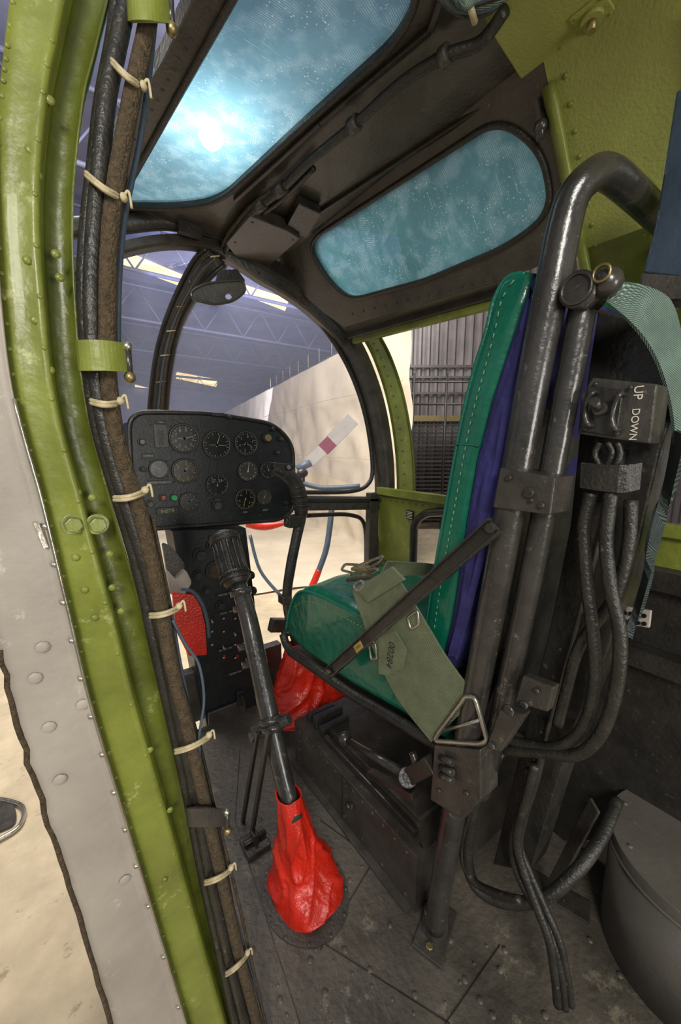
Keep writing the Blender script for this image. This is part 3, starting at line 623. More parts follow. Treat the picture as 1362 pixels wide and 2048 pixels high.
def dial(px,py,r,nums=None,needles=((40,.8),),lab=None,ticks=12,col=DIM,face=FACE,word=None):
    p=PY(px,py,YP-.002); R=S(r,p)*.93
    g=thing('gauge',lab or 'round black dial gauge',None,p,parent=ip)
    mb=MB(); n=32
    mb.tube([p+(X*math.cos(t)+Z*math.sin(t))*R*1.02+NY*.004 for t in [2*math.pi*k/n for k in range(n)]],R*.09,DARK,8,1,closed=True)
    for k in range(4):
        t=math.pi/4+k*math.pi/2; mb.dome(p+(X*math.cos(t)+Z*math.sin(t))*R*1.25,NY,.003,DARK)
    mb.build('bezel',g)
    mb=MB(); mb.cyl(p+NY*.0,p+NY*.002,R,face,32); q=p+NY*.0026
    for k in range(ticks*2):
        t=2*math.pi*k/(ticks*2)+.2; d_=X*math.sin(t)+Z*math.cos(t); l=.16 if k%2==0 else .08
        mb.box(q+d_*R*(.93-l/2),d_*R*l/2,NY*.0002,d_.cross(NY)*R*(.022 if k%2==0 else .014),col)
    if nums:
        for k,s_ in enumerate(nums):
            t=2*math.pi*k/len(nums)+.25; textmesh(mb,s_,q+(X*math.sin(t)+Z*math.cos(t))*R*.62+NY*.0004,X,Z,R*.3,col)
    if word: textmesh(mb,word,q-Z*R*.3+NY*.0004,X,Z,R*.28,col)
    mb.build('dial_face',g)
    for an,ln in needles:
        t=math.radians(an); d_=X*math.sin(t)+Z*math.cos(t); a=q+NY*.002
        mb=MB(); s_=d_.cross(NY); mb.add([a-d_*R*.15-s_*R*.035,a-d_*R*.15+s_*R*.035,a+d_*R*ln+s_*R*.012,a+d_*R*ln-s_*R*.012],[[0,1,2,3]],col); mb.cyl(a,a+NY*.001,R*.08,col,10); mb.build('needle',g)
dial(368,877,29,['0','1','2','3','4','5','6','7','8'],((75,.8),(270,.5)),'black airspeed dial with white numerals')
dial(433,890,28,None,((20,.8),(95,.75),(270,.6)),'black dial with crossed white needles')
dial(492,887,24,['0','1','2','3','4','5'],((120,.7),(250,.4)),'black dial with white numerals')
dial(318,938,19,['0','5','10'],((300,.6),),'small black oil gauge',10,word='OIL')
dial(369,942,25,['0','1','2','3','4'],((45,.7),(30,.6)),'black dial with yellow needles',12,YEL)
dial(434,970,22,None,((0,.3),),'black compass dial with numerals 27 and 24',8)
text('compass_numerals','27  24',PY(434,962,YP-.0055),X,Z,.015,DIM,ip)
dial(495,942,20,None,((10,.8),),'dial with pale grey centre and white needle',12,WHT,DARK)
dial(536,940,17,['0','2','4'],((-20,.7),),'small black dial with white needle',8)
dial(378,1003,19,None,((60,.7),(250,.4)),'small black dial with white needle',10)
dial(490,998,21,['1','2','3','4','5','6'],((200,.7),),'black dial with yellow numerals',10,YEL)
dial(528,994,15,None,((30,.6),),'small pale gauge',4,DIM,DARK)
def knob(px,py,r,m=DARK2,h=.018,par=ip,Y=YP,name='knob',n=16):
    p=PY(px,py,Y-.001);R=S(r,p); mb=MB(); mb.cyl(p,p+NY*h*.4,R*1.25,BLK,n); mb.cyl(p,p+NY*h,R,m,n,R*.85); mb.build(name,par,bev=.001)
knob(533,876,8,BRASS);knob(433,1011,9,DARK);knob(543,858,4);knob(457,835,4,DARK2);knob(283,884,6);knob(285,938,5,RUB)
knob(325,995,6,RED_L);knob(347,995,6,GRN_L);knob(300,1008,6,DARK);knob(560,878,4,DARK);knob(553,905,4,DARK);knob(570,1005,4)
def plq(px,py,w,h,m,par=ip,Y=YP,txt=None,tm=DIM,name='label_plate',k=.62):
    p=PY(px,py,Y-.002); a=S(w/2,p); b=S(h/2,p); g=thing(name,'small lettered plate',None,p,parent=par) if txt else None
    mb=MB(); mb.box(p,X*a,NY*.003,Z*b,m); mb.build('plate' if txt else name,g or par,bev=.001)
    if txt: text('lettering',txt,p+NY*.0036,X,Z,S(h*k,p),tm,g)
plq(322,872,26,46,DARK,name='indicator_window'); plq(322,876,12,30,DIM,name='indicator_scale')
plq(335,1022,42,16,BLK,txt='INSTR',tm=YEL,k=.6); plq(318,965,40,9,BLK,txt='TEMPERATURE OIL'); plq(490,1024,30,7,BLK,txt='FUEL')
plq(296,912,22,10,BLK,txt='COMPASS',k=.4); plq(530,1020,30,7,BLK,txt='PRESS'); plq(434,1000,30,6,BLK,txt='TURN')
plq(322,845,22,6,BLK,txt='RPM')
# console pedestal
YQ=1.32
cp_=thing('control_console','black centre console with knobs, switches and trim wheels','console',PZ(450,1490,0)+V((0,.05,0)))
mb=MB(); o_=[(345,1062),(492,1056),(500,1120),(515,1250),(520,1350),(510,1485),(420,1485),(385,1300)]
mb.plate([PY(a,b,YQ) for a,b in o_],[],(0,.12,0),BLK)
mb.box(PY(455,1440,YQ-.01),X*.07,NY*.006,Z*.06,DARK)
for a,b in [(395,1070),(485,1066),(500,1200),(505,1300),(430,1480),(500,1480),(395,1200)]: mb.dome(PY(a,b,YQ),NY,.004,DARK)
mb.build('console_body',cp_,bev=.003)
for a,b,r in [(430,1140,16),(465,1100,8),(440,1100,8),(478,1140,10),(460,1165,7),(420,1090,7),(480,1205,8),(440,1210,8),(400,1110,12),(395,1150,9),(500,1150,7),(505,1180,6),(412,1180,7),(500,1215,6)]: knob(a,b,r,BRAID if r==16 else DARK2,.02,cp_,YQ,'trim_knob' if r==16 else 'knob')
for i in range(4):
    for j in range(4):
        if (i,j) in ((0,3),): continue
        p=PY(422+i*23,1238+j*26,YQ-.002); mb=MB(); mb.cyl(p,p+NY*.004,.005,TUBE,8); mb.cyl(p,p+NY*.016+Z*(.008 if (i+j)%3 else -.008),.002,SKIN,8,.003); mb.build('toggle_switch',cp_)
for a,b in [(448,1312),(474,1312)]: knob(a,b,4,RED_L,.008,cp_,YQ,'warning_lamp')
plq(455,1187,50,8,BLK,cp_,YQ,'MOTOR  ROTOR'); plq(455,1224,56,7,BLK,cp_,YQ,'RADIO    LAMPS'); plq(450,1298,50,7,BLK,cp_,YQ,'ON  OFF  ON'); plq(470,1345,50,7,BLK,cp_,YQ,'GENERATOR')
plq(440,1072,46,9,BLK,cp_,YQ,'HEATER')
mb=MB(); p=PY(478,1395,YQ-.01); mb.box(p,X*.012,NY*.014,Z*.03,DARK2); mb.cyl(p+Z*.02,p+Z*.02+NY*.04,.006,DARK2,10); mb.build('latch',cp_,bev=.002)
mb=MB(); mb.plate([PY(a,b,1.15) for a,b in rnd([(335,1140),(352,1160),(372,1140),(384,1165),(370,1188),(340,1190)],6)],[],(0,.03,0),SKIN); mb.build('pale_bag',cp_,'crumpled pale cloth bag',bev=.006)  # pale bag beside the console, parented to it
mb=MB(); mb.plate([PY(a,b,1.18) for a,b in rnd([(325,1085),(345,1095),(372,1130),(360,1160),(335,1150)],12)],[],(0,.02,0),DARK); mb.build('pouch',cp_,bev=.004)
pd=thing('padded_flap','red leather flap with grey metal rim beside the console','flap',PY(385,1310,1.02))
mb=MB(); o2=rnd([(345,1186),(388,1192),(402,1215),(410,1250),(414,1310),(378,1312),(352,1262)],3)
mb.plate([PY(a,b,1.02) for a,b in o2],[],(0,.012,0),RED); mb.build('red_flap',pd,bev=.003,bseg=2)
mb=MB(); mb.tube([PY(a,b,1.015) for a,b in [(362,1178),(386,1184),(405,1210),(415,1245),(418,1275)]],.0045,BLUEG,8); mb.build('metal_rim',pd,'grey metal rim')
mb=MB(); mb.box(V((.33,1.38,.1)),(.36,0,0),(0,.02,0),(0,0,.1),DARK); mb.build('trim_4',None,'dark grey nose sill under the glass',None,kind='structure',bev=.004)
# =====================================================
# COLLECTIVE LEVER
# =====================================================
base=PZ(610,1772,0)
cl=thing('collective_lever','black collective lever with ribbed grip and red leather boot','control lever',base)
XL=.352
def L3(a,b): return PX(a,b,XL)
mb=MB(); mb.tube([L3(590,1640),L3(568,1560),L3(545,1460),L3(520,1345),L3(498,1240),L3(478,1170)],[.018,.0205,.0215,.022,.0215,.02],TUBE,16,4)
for a,b in [(545,1455),(541,1440),(505,1325),(497,1290),(488,1215),(482,1185)]:
    p=L3(a,b); dd=(L3(478,1170)-L3(585,1640)).normalized(); mb.cyl(p-dd*.008,p+dd*.008,.0265,TUBE,18)
mb.build('lever_tube',cl)
mb=MB(); p0=L3(475,1172);p1=L3(447,1070); dd=(p1-p0).normalized()
mb.tube([p0,p0.lerp(p1,.15),p0.lerp(p1,.8),p0.lerp(p1,.93),p1],[.024,.034,.035,.040,.034],RUB,20,3)
u=dd.orthogonal().normalized();w=dd.cross(u)
for k in range(14):
    t=2*math.pi*k/14; o_=(u*math.cos(t)+w*math.sin(t))*.0345; mb.cyl(p0.lerp(p1,.18)+o_,p0.lerp(p1,.82)+o_,.004,RUB,6)
mb.cyl(p1,p1+dd*.004,.028,DARK,18)
for t in (.1,.2,.84): q=p0.lerp(p1,t); mb.cyl(q,q+dd*.006,.039,RUB,20)
mb.build('ribbed_grip',cl,'black ribbed rubber grip')
mb=MB(); mb.cyl(L3(530,1462)+V((-.03,0,0)),L3(555,1448)+V((.03,0,0)),.012,TUBE,14); mb.hexn(L3(530,1462)+V((-.03,0,0)),(-1,0,0),.014,TUBE,.008)
mb.box(L3(520,1462),V((.02,0,0)),V((0,0.012,0)),V((0,0,.014)),DARK)
mb.build('pivot_clamp',cl,bev=.002)
for dx in(0,22):
    mb=MB(); mb.bar(PX(515+dx,1465,XL-.03),PX(478+dx,1690,XL-.03),.012,.008,(1,0,0),DARK2); mb.build('link_rod',cl,bev=.001)
mb=MB(); q=PX(510,1690,XL-.03); mb.box(q,V((.03,0,0)),V((0,0.03,0)),V((0,0,.012)),DARK); mb.box(q+V((0,0,.02)),V((.006,0,0)),V((0,.012,0)),V((0,0,.018)),DARK); mb.cyl(q+V((-.03,0,.02)),q+V((.03,0,.02)),.007,DARK2,10); mb.build('link_bracket',cl,bev=.002)
def boot(P,R,par,label,amp=.01,flat=1.0,seed=0,sq=.3):
    Q=catm([tuple(p)+(r,) for p,r in zip(P,R)],16); n=72; rows=[]
    for i,q in enumerate(Q):
        row=[]; s_=i/(len(Q)-1)
        for k in range(n+1):
            t=2*math.pi*(k%n)/n; c_,s2=math.cos(t),math.sin(t)
            m_=(abs(c_)**4+abs(s2)**4)**-.25; rr=q[3]*(1+(m_-1)*sq)
            r1_=1-abs(noise.noise(V((c_*1.1+seed,s2*1.1,s_*3.2+c_*.8))))*2.2
            r3_=1-abs(noise.noise(V((c_*2.1+seed,s2*2.1+9,s_*5.5-s2*1.2))))*2.4
            fold=(noise.noise(V((c_*.9+seed,s2*.9+3,s_*2.2)))*1.0+max(0,r1_-.5)*1.1+max(0,r3_-.6)*.5-.2)*amp*min(1,s_*3)*(1 if s_<.8 else 1-(s_-.8)*2.5)
            row.append(V((q[0]+c_*(rr+fold),q[1]+s2*(rr*flat+fold),q[2]+amp*.3*noise.noise(V((c_*1.5,s2*1.5,s_*3+seed))))))
        rows.append(row)
    mb=MB(); mb.grid(rows,RED)
    mb.tube([p for p in rows[0][:-1]],.0022,RED,6,1,closed=True)
    return mb.build('leather_boot',par,label)
tp=L3(577,1588)
boot([tp,tp.lerp(base,.25),tp.lerp(base,.5)+V((.0,0,0)),tp.lerp(base,.72),base+V((0,0,.035)),base+V((0,0,.002))],[.025,.033,.043,.055,.068,.078],cl,'creased bright red leather boot',.017,1.1,5,.55)
mb=MB(); q=PZ(610,1782,.0); n=32
mb.plate([q+V((.095*math.cos(t),.11*math.sin(t),0)) for t in [2*math.pi*k/n for k in range(n)]],[],(0,0,.003),DARK)
for k in range(12):
    t=2*math.pi*k/12; mb.dome(q+V((.089*math.cos(t),.104*math.sin(t),.003)),(0,0,1),.004,DARK)
mb.build('boot_ring',cl)
# =====================================================
# CYCLIC STICK
# =====================================================
YS=1.17
b2=PY(622,1408,1.14)
cy=thing('cyclic_stick','black curved cyclic stick with pistol grip and red boot','control stick',V((b2.x,b2.y,0)))
mb=MB(); sp=[(598,1300),(580,1240),(574,1190),(582,1130),(592,1080),(602,1030),(600,1000)]
mb.tube([PY(a,b,YS) for a,b in sp],[.017,.017,.017,.018,.018,.02,.022],TUBE,14,5); mb.build('stick_tube',cy)
mb=MB(); mb.tube([PY(a,b,YS) for a,b in [(603,1030),(598,990),(585,960),(565,944),(545,936)]],[.022,.027,.026,.022,.018],RUB,14,5)
for t in range(6):
    a=PY(603-t*2,1020-t*9,YS); mb.cyl(a,a+V((0,0,.006)),.0285,RUB,16)
mb.box(PY(563,932,YS),V((.036,0,-.003)),V((0,.018,0)),V((0,0,.009)),DARK2); mb.cyl(PY(550,945,YS),PY(548,925,YS),.008,DARK2,10); mb.cyl(PY(578,935,YS-.03),PY(578,935,YS),.008,DARK,10)
mb.build('pistol_grip',cy,'black ribbed pistol grip',bev=.002)
mb=MB(); p=PY(586,1042,YS); mb.box(p,V((.026,0,0)),V((0,.02,0)),V((0,0,.02)),DARK2); mb.cyl(p+V((-.032,-.01,.005)),p+V((.034,-.01,.005)),.008,TUBE,10); mb.build('trigger_box',cy,bev=.003)
mb=MB(); p=PY(570,1198,YS); mb.box(p,V((.018,0,0)),V((0,.02,0)),V((0,0,.014)),DARK); mb.build('stick_collar',cy,bev=.003)
t2=PY(592,1285,1.15)
boot([t2,t2.lerp(b2,.3),t2.lerp(b2,.6),b2+V((0,0,.04)),b2],[.035,.07,.10,.135,.155],cy,'creased bright red leather boot',.024,.7,7,.5)
# =====================================================
# SEAT PLATFORM
# =====================================================
pl=thing('seat_platform','dark grey riveted metal step under the seat','platform',(.8,.75,0))
mb=MB(); zt=.145; XF=.54; yf=.99
mb.box((.80,(.47+yf)/2,zt/2),(.26,0,0),(0,(yf-.47)/2,0),(0,0,zt/2),DARK)
for i in range(13):
    y=.50+i*.038
    mb.dome((XF,y,zt-.016),(-1,0,0),.005,DARK,.6)
    if i%2==0: mb.dome((XF,y,.02),(-1,0,0),.005,DARK,.6)
for i in range(4): mb.dome((XF,.96,.03+.03*i),(-1,0,0),.005,DARK,.6); mb.dome((XF,.72,.03+.03*i),(-1,0,0),.005,DARK,.6)
mb.bar((XF-.001,.735,.0),(XF-.001,.735,zt),.002,.002,(1,0,0),DARK2)
p=PX(843,1690,XF-.001); mb.cyl(p,p+V((-.001,0,0)),.006,FACE,12)
mb.bar((XF-.008,.48,.004),(XF-.008,yf,.004),.008,.02,(1,0,0),DARK)
mb.build('platform_box',pl,bev=.004)
mb=MB(); mb.box((.80,.70,zt+.006),(.2,0,0),(0,.18,0),(0,0,.006),DARK)
for yy,hh in ((.96,.012),(.92,.02),(.885,.014)): mb.box((.62,yy,zt+hh),(.05,0,0),(0,.011,0),(0,0,hh),DARK2)
mb.bar((.57,.5,zt+.012),(.57,.86,zt+.012),.014,.02,(0,0,1),DARK2)
mb.build('top_plate',pl,bev=.003)
mb=MB(); p=PX(705,1610,XF); mb.cyl(p,p+V((-.012,0,0)),.008,DARK,10); mb.sphere(p+V((-.014,0,.004)),.009,DARK2,8); mb.build('drain_valve',pl)
# =====================================================
# SEAT
# =====================================================
st=thing('pilot_seat','green leather pilot seat on a black tubular frame','seat',PX(870,1850,.56))
XS=.56; XE=.98
mb=MB(); pr=rnd([(568,1262),(580,1195),(610,1170),(690,1204),(790,1264),(860,1314),(900,1380),(885,1485),(800,1430),(700,1372),(600,1300)],[25,20,30,20,20,20,30,10,10,10,12],4)
cushion(mb,[PX(a,b,XS) for a,b in pr],XS,XE,.022,LEATH,.012,wr=.007); mb.build('seat_cushion',st,'green leather seat cushion')
mb=MB(); mb.tube([PX(a,b,XS+.004) for a,b in [(572,1262),(584,1205),(610,1182),(690,1216),(790,1276),(850,1320)]],.004,PIPING,8); dashes(mb,[PX(a,b,XS-.001) for a,b in [(588,1214),(620,1203),(700,1241),(790,1295),(850,1337)]],STITCH,.001); mb.build('cushion_piping',st,'green piping with pale stitches')
bp=[(1068,546),(1035,540),(1003,562),(985,608),(969,670),(945,745),(922,840),(905,930),(889,1020),(873,1110),(860,1190),(850,1260),(850,1320),(872,1345),(890,1305),(905,1240),(920,1140),(936,1030),(955,920),(985,800),(1022,690),(1050,610)]
mb=MB(); cushion(mb,[PX(a,b,XS) for a,b in bp],XS-.005,XE,.013,LEATH,.012,wr=.004); mb.build('backrest',st,'green leather backrest cushion')
mb=MB(); fr_=[(1030,560),(1005,600),(992,660),(968,750),(944,840),(926,930),(910,1020),(893,1110),(880,1190),(870,1260)]
dashes(mb,[PX(a-2,b,XS-.007) for a,b in fr_],STITCH,.0011)
mb.tube([PX(a,b,XS+.001) for a,b in [(1050,548),(1015,555),(988,600),(972,665),(947,745),(924,840),(907,930),(891,1020),(875,1110),(862,1190),(852,1260)]],.0035,PIPING,8)
mb.tube([PX(a,b,XS-.005) for a,b in [(915,888),(945,890),(957,892)]],.002,PIPING,6)
mb.build('backrest_piping',st,'green piping with pale stitches')
# navy cloth : loose wrinkled side built as a folded sheet plus rear pad
nvR=[(1068,546),(1080,560),(1086,620),(1066,740),(1034,880),(1022,960),(993,1040),(974,1110),(950,1180),(932,1280),(910,1340),(888,1330)]
nv=nvR+[(892,1290),(905,1240),(920,1140),(936,1030),(955,920),(985,800),(1020,690),(1048,610)]
mb=MB(); cushion(mb,[PX(a,b,XS) for a,b in nv],XS-.006,XE,.010,NAVY,.006)
nl=[(1052,600),(1024,690),(990,800),(960,920),(941,1030),(925,1140),(910,1240),(896,1300)]; nr=[(1084,600),(1074,700),(1050,800),(1028,920),(998,1030),(966,1130),(940,1230),(915,1320)]
Lc=cs([PX(a,b,XS-.008) for a,b in nl],8); Rc=cs([PX(a,b,XS-.008) for a,b in nr],8)
mb.grid([[a.lerp(b,t/12)+V((-.006*max(0,math.sin(t/12*math.pi))*(1+1.6*noise.noise(V((t*.5,i*.12,2)))),0,0)) for t in range(13)] for i,(a,b) in enumerate(zip(Lc,Rc))],NAVY)
mb.build('backrest_cover',st,'wrinkled navy blue cloth rear cover')
mb=MB(); mb.plate([PX(a,b,XS+.03) for a,b in [(1095,560),(1115,580),(1050,960),(1000,1350),(930,1520),(895,1490),(955,1180),(1022,960)]],[],(XE-XS-.02,0,0),DARK2); mb.build('back_shell',st)
mb=MB(); bt=[(566,1268),(580,1300),(640,1342),(700,1385),(780,1432),(860,1480),(890,1500)]
mb.tube([PX(a,b,XS-.004) for a,b in bt],.013,RUB,12); mb.tube([PX(a,b,XS-.004)+V((.43,0,0)) for a,b in bt],.013,RUB,12); q=PX(566,1268,XS); mb.tube([q,q+V((.42,0,0))],.013,RUB,12,1); mb.build('seat_pan_rim',st,'black tubular seat rim')
mb=MB(); mb.plate([PX(a,b,XS) for a,b in [(575,1300),(700,1388),(880,1496),(878,1504),(700,1400),(575,1310)]],[],(.42,0,0),DARK2); mb.build('seat_pan',st)
XT=.545
leg=[(870,1850),(886,1750),(905,1640),(930,1500),(962,1330),(1000,1130),(1036,930),(1074,720),(1105,570),(1128,455),(1146,395)]
LP=[PX(a,b,XT) for a,b in leg]; tpz=LP[-1]
FX=.40
topc=[tpz+V((.010,-.010,.018)),tpz+V((.04,-.016,.034)),tpz+V((.11,-.018,.038)),tpz+V((.28,-.018,.038)),tpz+V((.35,-.016,.034)),tpz+V((.39,-.010,.018)),tpz+V((FX,0,0))]
far=[p+V((FX,0,0)) for p in LP[::-1]][1:]
mb=MB(); mb.tube(LP+topc+far,[.0215]*9+[.0205,.0195]+[.019]*(len(topc)+len(far)),TUBE,18,5); mb.build('frame_hoop',st,'bent black steel tube frame')
t2l=[(1168,600),(1130,800),(1090,1010),(1050,1210),(1015,1370),(985,1500),(960,1590)]
mb=MB(); T2=[PX(a,b,XT+.02) for a,b in t2l]; mb.tube(T2,.0165,TUBE,16,5); mb.tube([p+V((.3,0,0)) for p in T2],.0165,TUBE,16,5)
mb.build('slide_tube',st,'black steel slide tube')
mb=MB(); p=PX(1162,582,XT-.005); mb.cyl(p+V((.03,0,0)),p+V((-.012,0,0)),.0205,TUBE,24); mb.tube([p+V((-.013,.017*math.cos(t),.017*math.sin(t))) for t in [2*math.pi*k/20 for k in range(20)]],.002,TUBE,6,1,closed=True)
q=PX(1215,565,XT+.0); mb.cyl(p,q,.011,TUBE,12); mb.sphere(q,.017,TUBE,12); mb.tube([q+V((-.018,.009*math.cos(t),.009*math.sin(t)+.006)) for t in [2*math.pi*k/14 for k in range(14)]],.0018,BRASS,6,1,closed=True)
mb.build('tube_end_cap',st,'round cap with brass ring')
def blockpx(poly,x,th,m,name,par,lab=None,bev=.003,bolts=()):
    mb=MB(); mb.plate([PX(a,b,x) for a,b in poly],[],(th,0,0),m)
    for a,b,r in bolts: mb.hexn(PX(a,b,x),(-1,0,0),r,TUBE,.006)
    return mb.build(name,par,lab,bev=bev)
blockpx([(1000,935),(1110,955),(1100,1030),(985,1015)],XT-.025,.055,DARK,'tube_clamp',st,None,.006,[(1060,985,.008),(1020,955,.005),(1085,1010,.005),(1065,1000,.004)])
blockpx([(1045,1352),(1108,1375),(1095,1425),(1030,1405)],XT+.0,.018,DARK,'tube_clamp',st,None,.004,[(1050,1408,.007),(1075,1380,.005)])
blockpx([(1000,1420),(1050,1430),(1000,1505),(970,1500)],XT-.03,.02,DARK,'hinge_arm',st,None,.004,[(1020,1418,.009),(985,1490,.007)])
blockpx([(868,1490),(960,1500),(962,1600),(925,1640),(860,1600)],XT-.026,.05,DARK,'frame_bracket',st,None,.006,[(895,1520,.008),(880,1580,.005),(935,1585,.005),(890,1550,.006)])
mb=MB()
for a,b in [(893,1520),(893,1540),(893,1556)]: p=PX(a,b,XT-.035); mb.cyl(p+V((0,-.014,.004)),p+V((0,.014,-.004)),.006,TUBE,10)
mb.build('bracket_spring',st)
mb=MB(); mb.bar(PX(990,1050,XT-.035),PX(655,1348,XT-.035),.026,.006,(1,0,0),DARK2)
dd=(PX(655,1348,XT-.035)-PX(990,1050,XT-.035)).normalized(); sd=dd.cross(V((1,0,0)))
for s_ in(-1,1): mb.bar(PX(990,1050,XT-.04)+sd*.012*s_,PX(655,1348,XT-.04)+sd*.012*s_,.003,.012,(1,0,0),TUBE)
for a,b in [(985,1055),(660,1342)]: mb.hexn(PX(a,b,XT-.04),(-1,0,0),.008,TUBE,.008)
mb.build('diagonal_strut',st,'black channel strut',bev=.001)
mb=MB(); p=PX(717,1294,XT-.0395); mb.box(p,(.001,0,0),dd*.016,sd*.008,YEL); textmesh(mb,'OPEN',p+V((-.0015,0,0)),-dd if dd.y>0 else dd,V((-1,0,0)).cross(-dd if dd.y>0 else dd),.009,BLK); mb.build('strut_label',st,'small yellow label')
mb=MB(); f=PZ(870,1862,0); mb.cyl(f,f+V((0,0,.05)),.028,TUBE,20,.024); mb.box(f+V((0,0,.004)),(.05,.02,0),(-.01,.03,0),(0,0,.004),DARK)
for s_ in(-1,1): mb.hexn(f+V((.035*s_,.015*s_,.008)),(0,0,1),.008,BRASS,.006)
mb.build('foot_mount',st,bev=.002)
mb=MB(); a=PX(690,1478,.53);b=PX(818,1552,.53); mb.tube([a,b],[.008,.0105],TUBE,10,1); mb.sphere(a,.017,TUBE,14); mb.build('adjust_lever',st,'lever with round ball knob')
mb=MB(); mb.cyl(PX(815,1555,.515),PX(815,1555,.55),.019,DARK2,20); mb.cyl(PX(815,1555,.5135),PX(815,1555,.5155),.010,CLOTH if 0 else RUB,16); mb.bar(PX(815,1555,.53),PX(868,1525,.53),.03,.03,(1,0,0),DARK2); mb.cyl(PX(825,1505,.525),PX(838,1545,.525),.008,TUBE,10); mb.bar(PX(740,1545,.535),PX(830,1590,.535),.014,.02,(1,0,0),DARK2); mb.build('lever_pivot',st,bev=.002)
# =====================================================
# HARNESS
# =====================================================
lb=thing('seat_belt','olive green webbing lap belt with metal buckle on the seat','seat belt',PX(820,1350,.53))
mb=MB(); XB=.528
mb.ribbon([PX(704,1180,XB+.02),PX(722,1232,XB),PX(750,1308,XB),PX(795,1398,XB),PX(862,1484,XB)],[PX(782,1138,XB+.02),PX(816,1188,XB),PX(850,1245,XB),PX(894,1318,XB),PX(952,1396,XB)],.004,WEB,6); mb.build('webbing_strap',lb)
mb=MB(); mb.ribbon([PX(712,1176,XB-.008),PX(735,1205,XB-.008)],[PX(782,1134,XB-.008),PX(808,1160,XB-.008)],.006,WEB,1); mb.build('strap_fold',lb)
mb=MB(); tg=[(757,1272),(790,1262),(812,1300),(805,1335),(785,1352),(757,1348)]; mb.plate([PX(a,b,XB-.01) for a,b in tg],[],(.002,0,0),WEB)
p=PX(780,1310,XB-.0115); xd=(PX(775,1345,XB)-PX(785,1275,XB)).normalized(); yd=V((-1,0,0)).cross(xd); textmesh(mb,'00284',p,xd,yd,.024,BLK); mb.build('number_tag',lb,'olive tag stencilled 00284')
mb=MB(); mb.tube([PX(a,b,XB-.006) for a,b in rnd([(932,1392),(950,1395),(975,1482),(960,1488),(868,1482),(875,1470)],8,3)],.0042,ALU,8,1,closed=True); mb.tube([PX(960,1440,XB-.006),PX(885,1462,XB-.006)],.003,ALU,6,1); mb.build('metal_ring',lb,'triangular steel ring')
for P in ([(706,1172),(722,1160),(730,1170),(716,1184)],[(815,1235),(835,1220),(838,1250),(822,1258)],[(738,1290),(750,1285),(755,1318),(743,1320)]):
    mb=MB(); mb.tube([PX(a,b,XB-.006) for a,b in rnd(P,5,3)],.0028,ALU,8,1,closed=True); mb.build('adjuster_loop',lb,'small steel loop')
fb=thing('seat_belt','olive webbing belt half with steel buckle across the cushion','seat belt',PX(760,1150,.7))
mb=MB(); mb.ribbon([PX(762,1152,.66),PX(800,1152,.72),PX(862,1150,.80)],[PX(775,1124,.66),PX(805,1124,.72),PX(864,1128,.80)],.005,WEB,4); mb.build('webbing_strap',fb)
mb=MB()
for o_ in [[(682,1140),(690,1128),(720,1130),(735,1140),(715,1148)],[(715,1132),(745,1120),(768,1112),(760,1124),(735,1140)],[(700,1150),(740,1136),(760,1140),(738,1152)]]:
    mb.tube([PX(a,b,.66) for a,b in rnd(o_,5,3)],.004,ALU,8,1,closed=True)
mb.box(PX(728,1138,.665),(.02,.01,0),(-.01,.03,0),(0,0,.004),BRASS)
mb.build('buckle',fb,'steel harness buckle',bev=.001)
mb=MB(); mb.tube([PX(695,1160,.62),PX(740,1155,.63),PX(765,1160,.62)],.005,BRAID,8); mb.build('leather_tab',fb,'brown leather tab')
ss=thing('shoulder_strap','grey-green webbing shoulder strap hanging behind the seat','strap',PX(1260,1270,.57))
mb=MB(); X1=.60
mb.ribbon([PX(1212,602,X1-.05),PX(1258,640,X1-.04),PX(1296,684,X1-.02),PX(1326,745,X1),PX(1346,825,X1+.02),PX(1352,900,X1+.03)],[PX(1242,562,X1-.05),PX(1300,574,X1-.02),PX(1345,605,X1+.02),PX(1368,690,X1+.03),PX(1376,790,X1+.04),PX(1372,900,X1+.04)],.004,TEALW)
mb.build('webbing_strap',ss)
mb=MB(); mb.ribbon([PX(1345,860,X1+.03),PX(1330,950,X1+.05),PX(1302,1060,X1+.02),PX(1280,1170,X1+.04),PX(1248,1270,X1+.02)],[PX(1372,870,X1+.0),PX(1350,960,X1+.02),PX(1325,1070,X1+.05),PX(1292,1180,X1+.02),PX(1265,1278,X1+.04)],.004,TEALD); mb.build('hanging_strap',ss,'dark webbing tail')
# =====================================================
# SEAT COLUMN, SWITCH BOX, HOSES
# =====================================================
cm=thing('seat_column','black vertical column carrying the seat rails','column',PX(1010,1740,.64))
mb=MB(); mb.plate([PX(a,b,.63) for a,b in [(1195,620),(1290,640),(1370,760),(1320,900),(1275,1100),(1215,1300),(1140,1480),(1060,1745),(985,1730),(1040,1500),(1100,1250),(1140,1050),(1160,850)]],[],(.06,0,0),DARK2)
for i in range(8): mb.dome(PX(1120-13*i,1300+55*i,.63),(-1,0,0),.004,DARK)
mb.bar(PX(1250,900,.628),PX(1030,1700,.628),.006,.012,(1,0,0),DARK)
mb.build('column_plate',cm,bev=.004)
mb=MB(); mb.plate([PX(a,b,.66) for a,b in [(1352,180),(1420,150),(1420,560),(1285,545),(1310,450)]],[],(.05,0,0),BLUED); mb.plate([PX(a,b,.645) for a,b in [(1280,545),(1420,555),(1420,600),(1275,600)]],[],(.05,0,0),DARK); mb.build('column_head',cm,'dark blue-grey painted plate',bev=.003)
sb=thing('switch_box','black switch box lettered UP and DOWN with guard handles','switch box',PX(1220,885,.585))
XB2=.572
mb=MB(); bx=[(1185,755),(1315,768),(1300,888),(1155,868),(1162,790)]; mb.plate([PX(a,b,XB2) for a,b in bx],[],(.045,0,0),DARK)
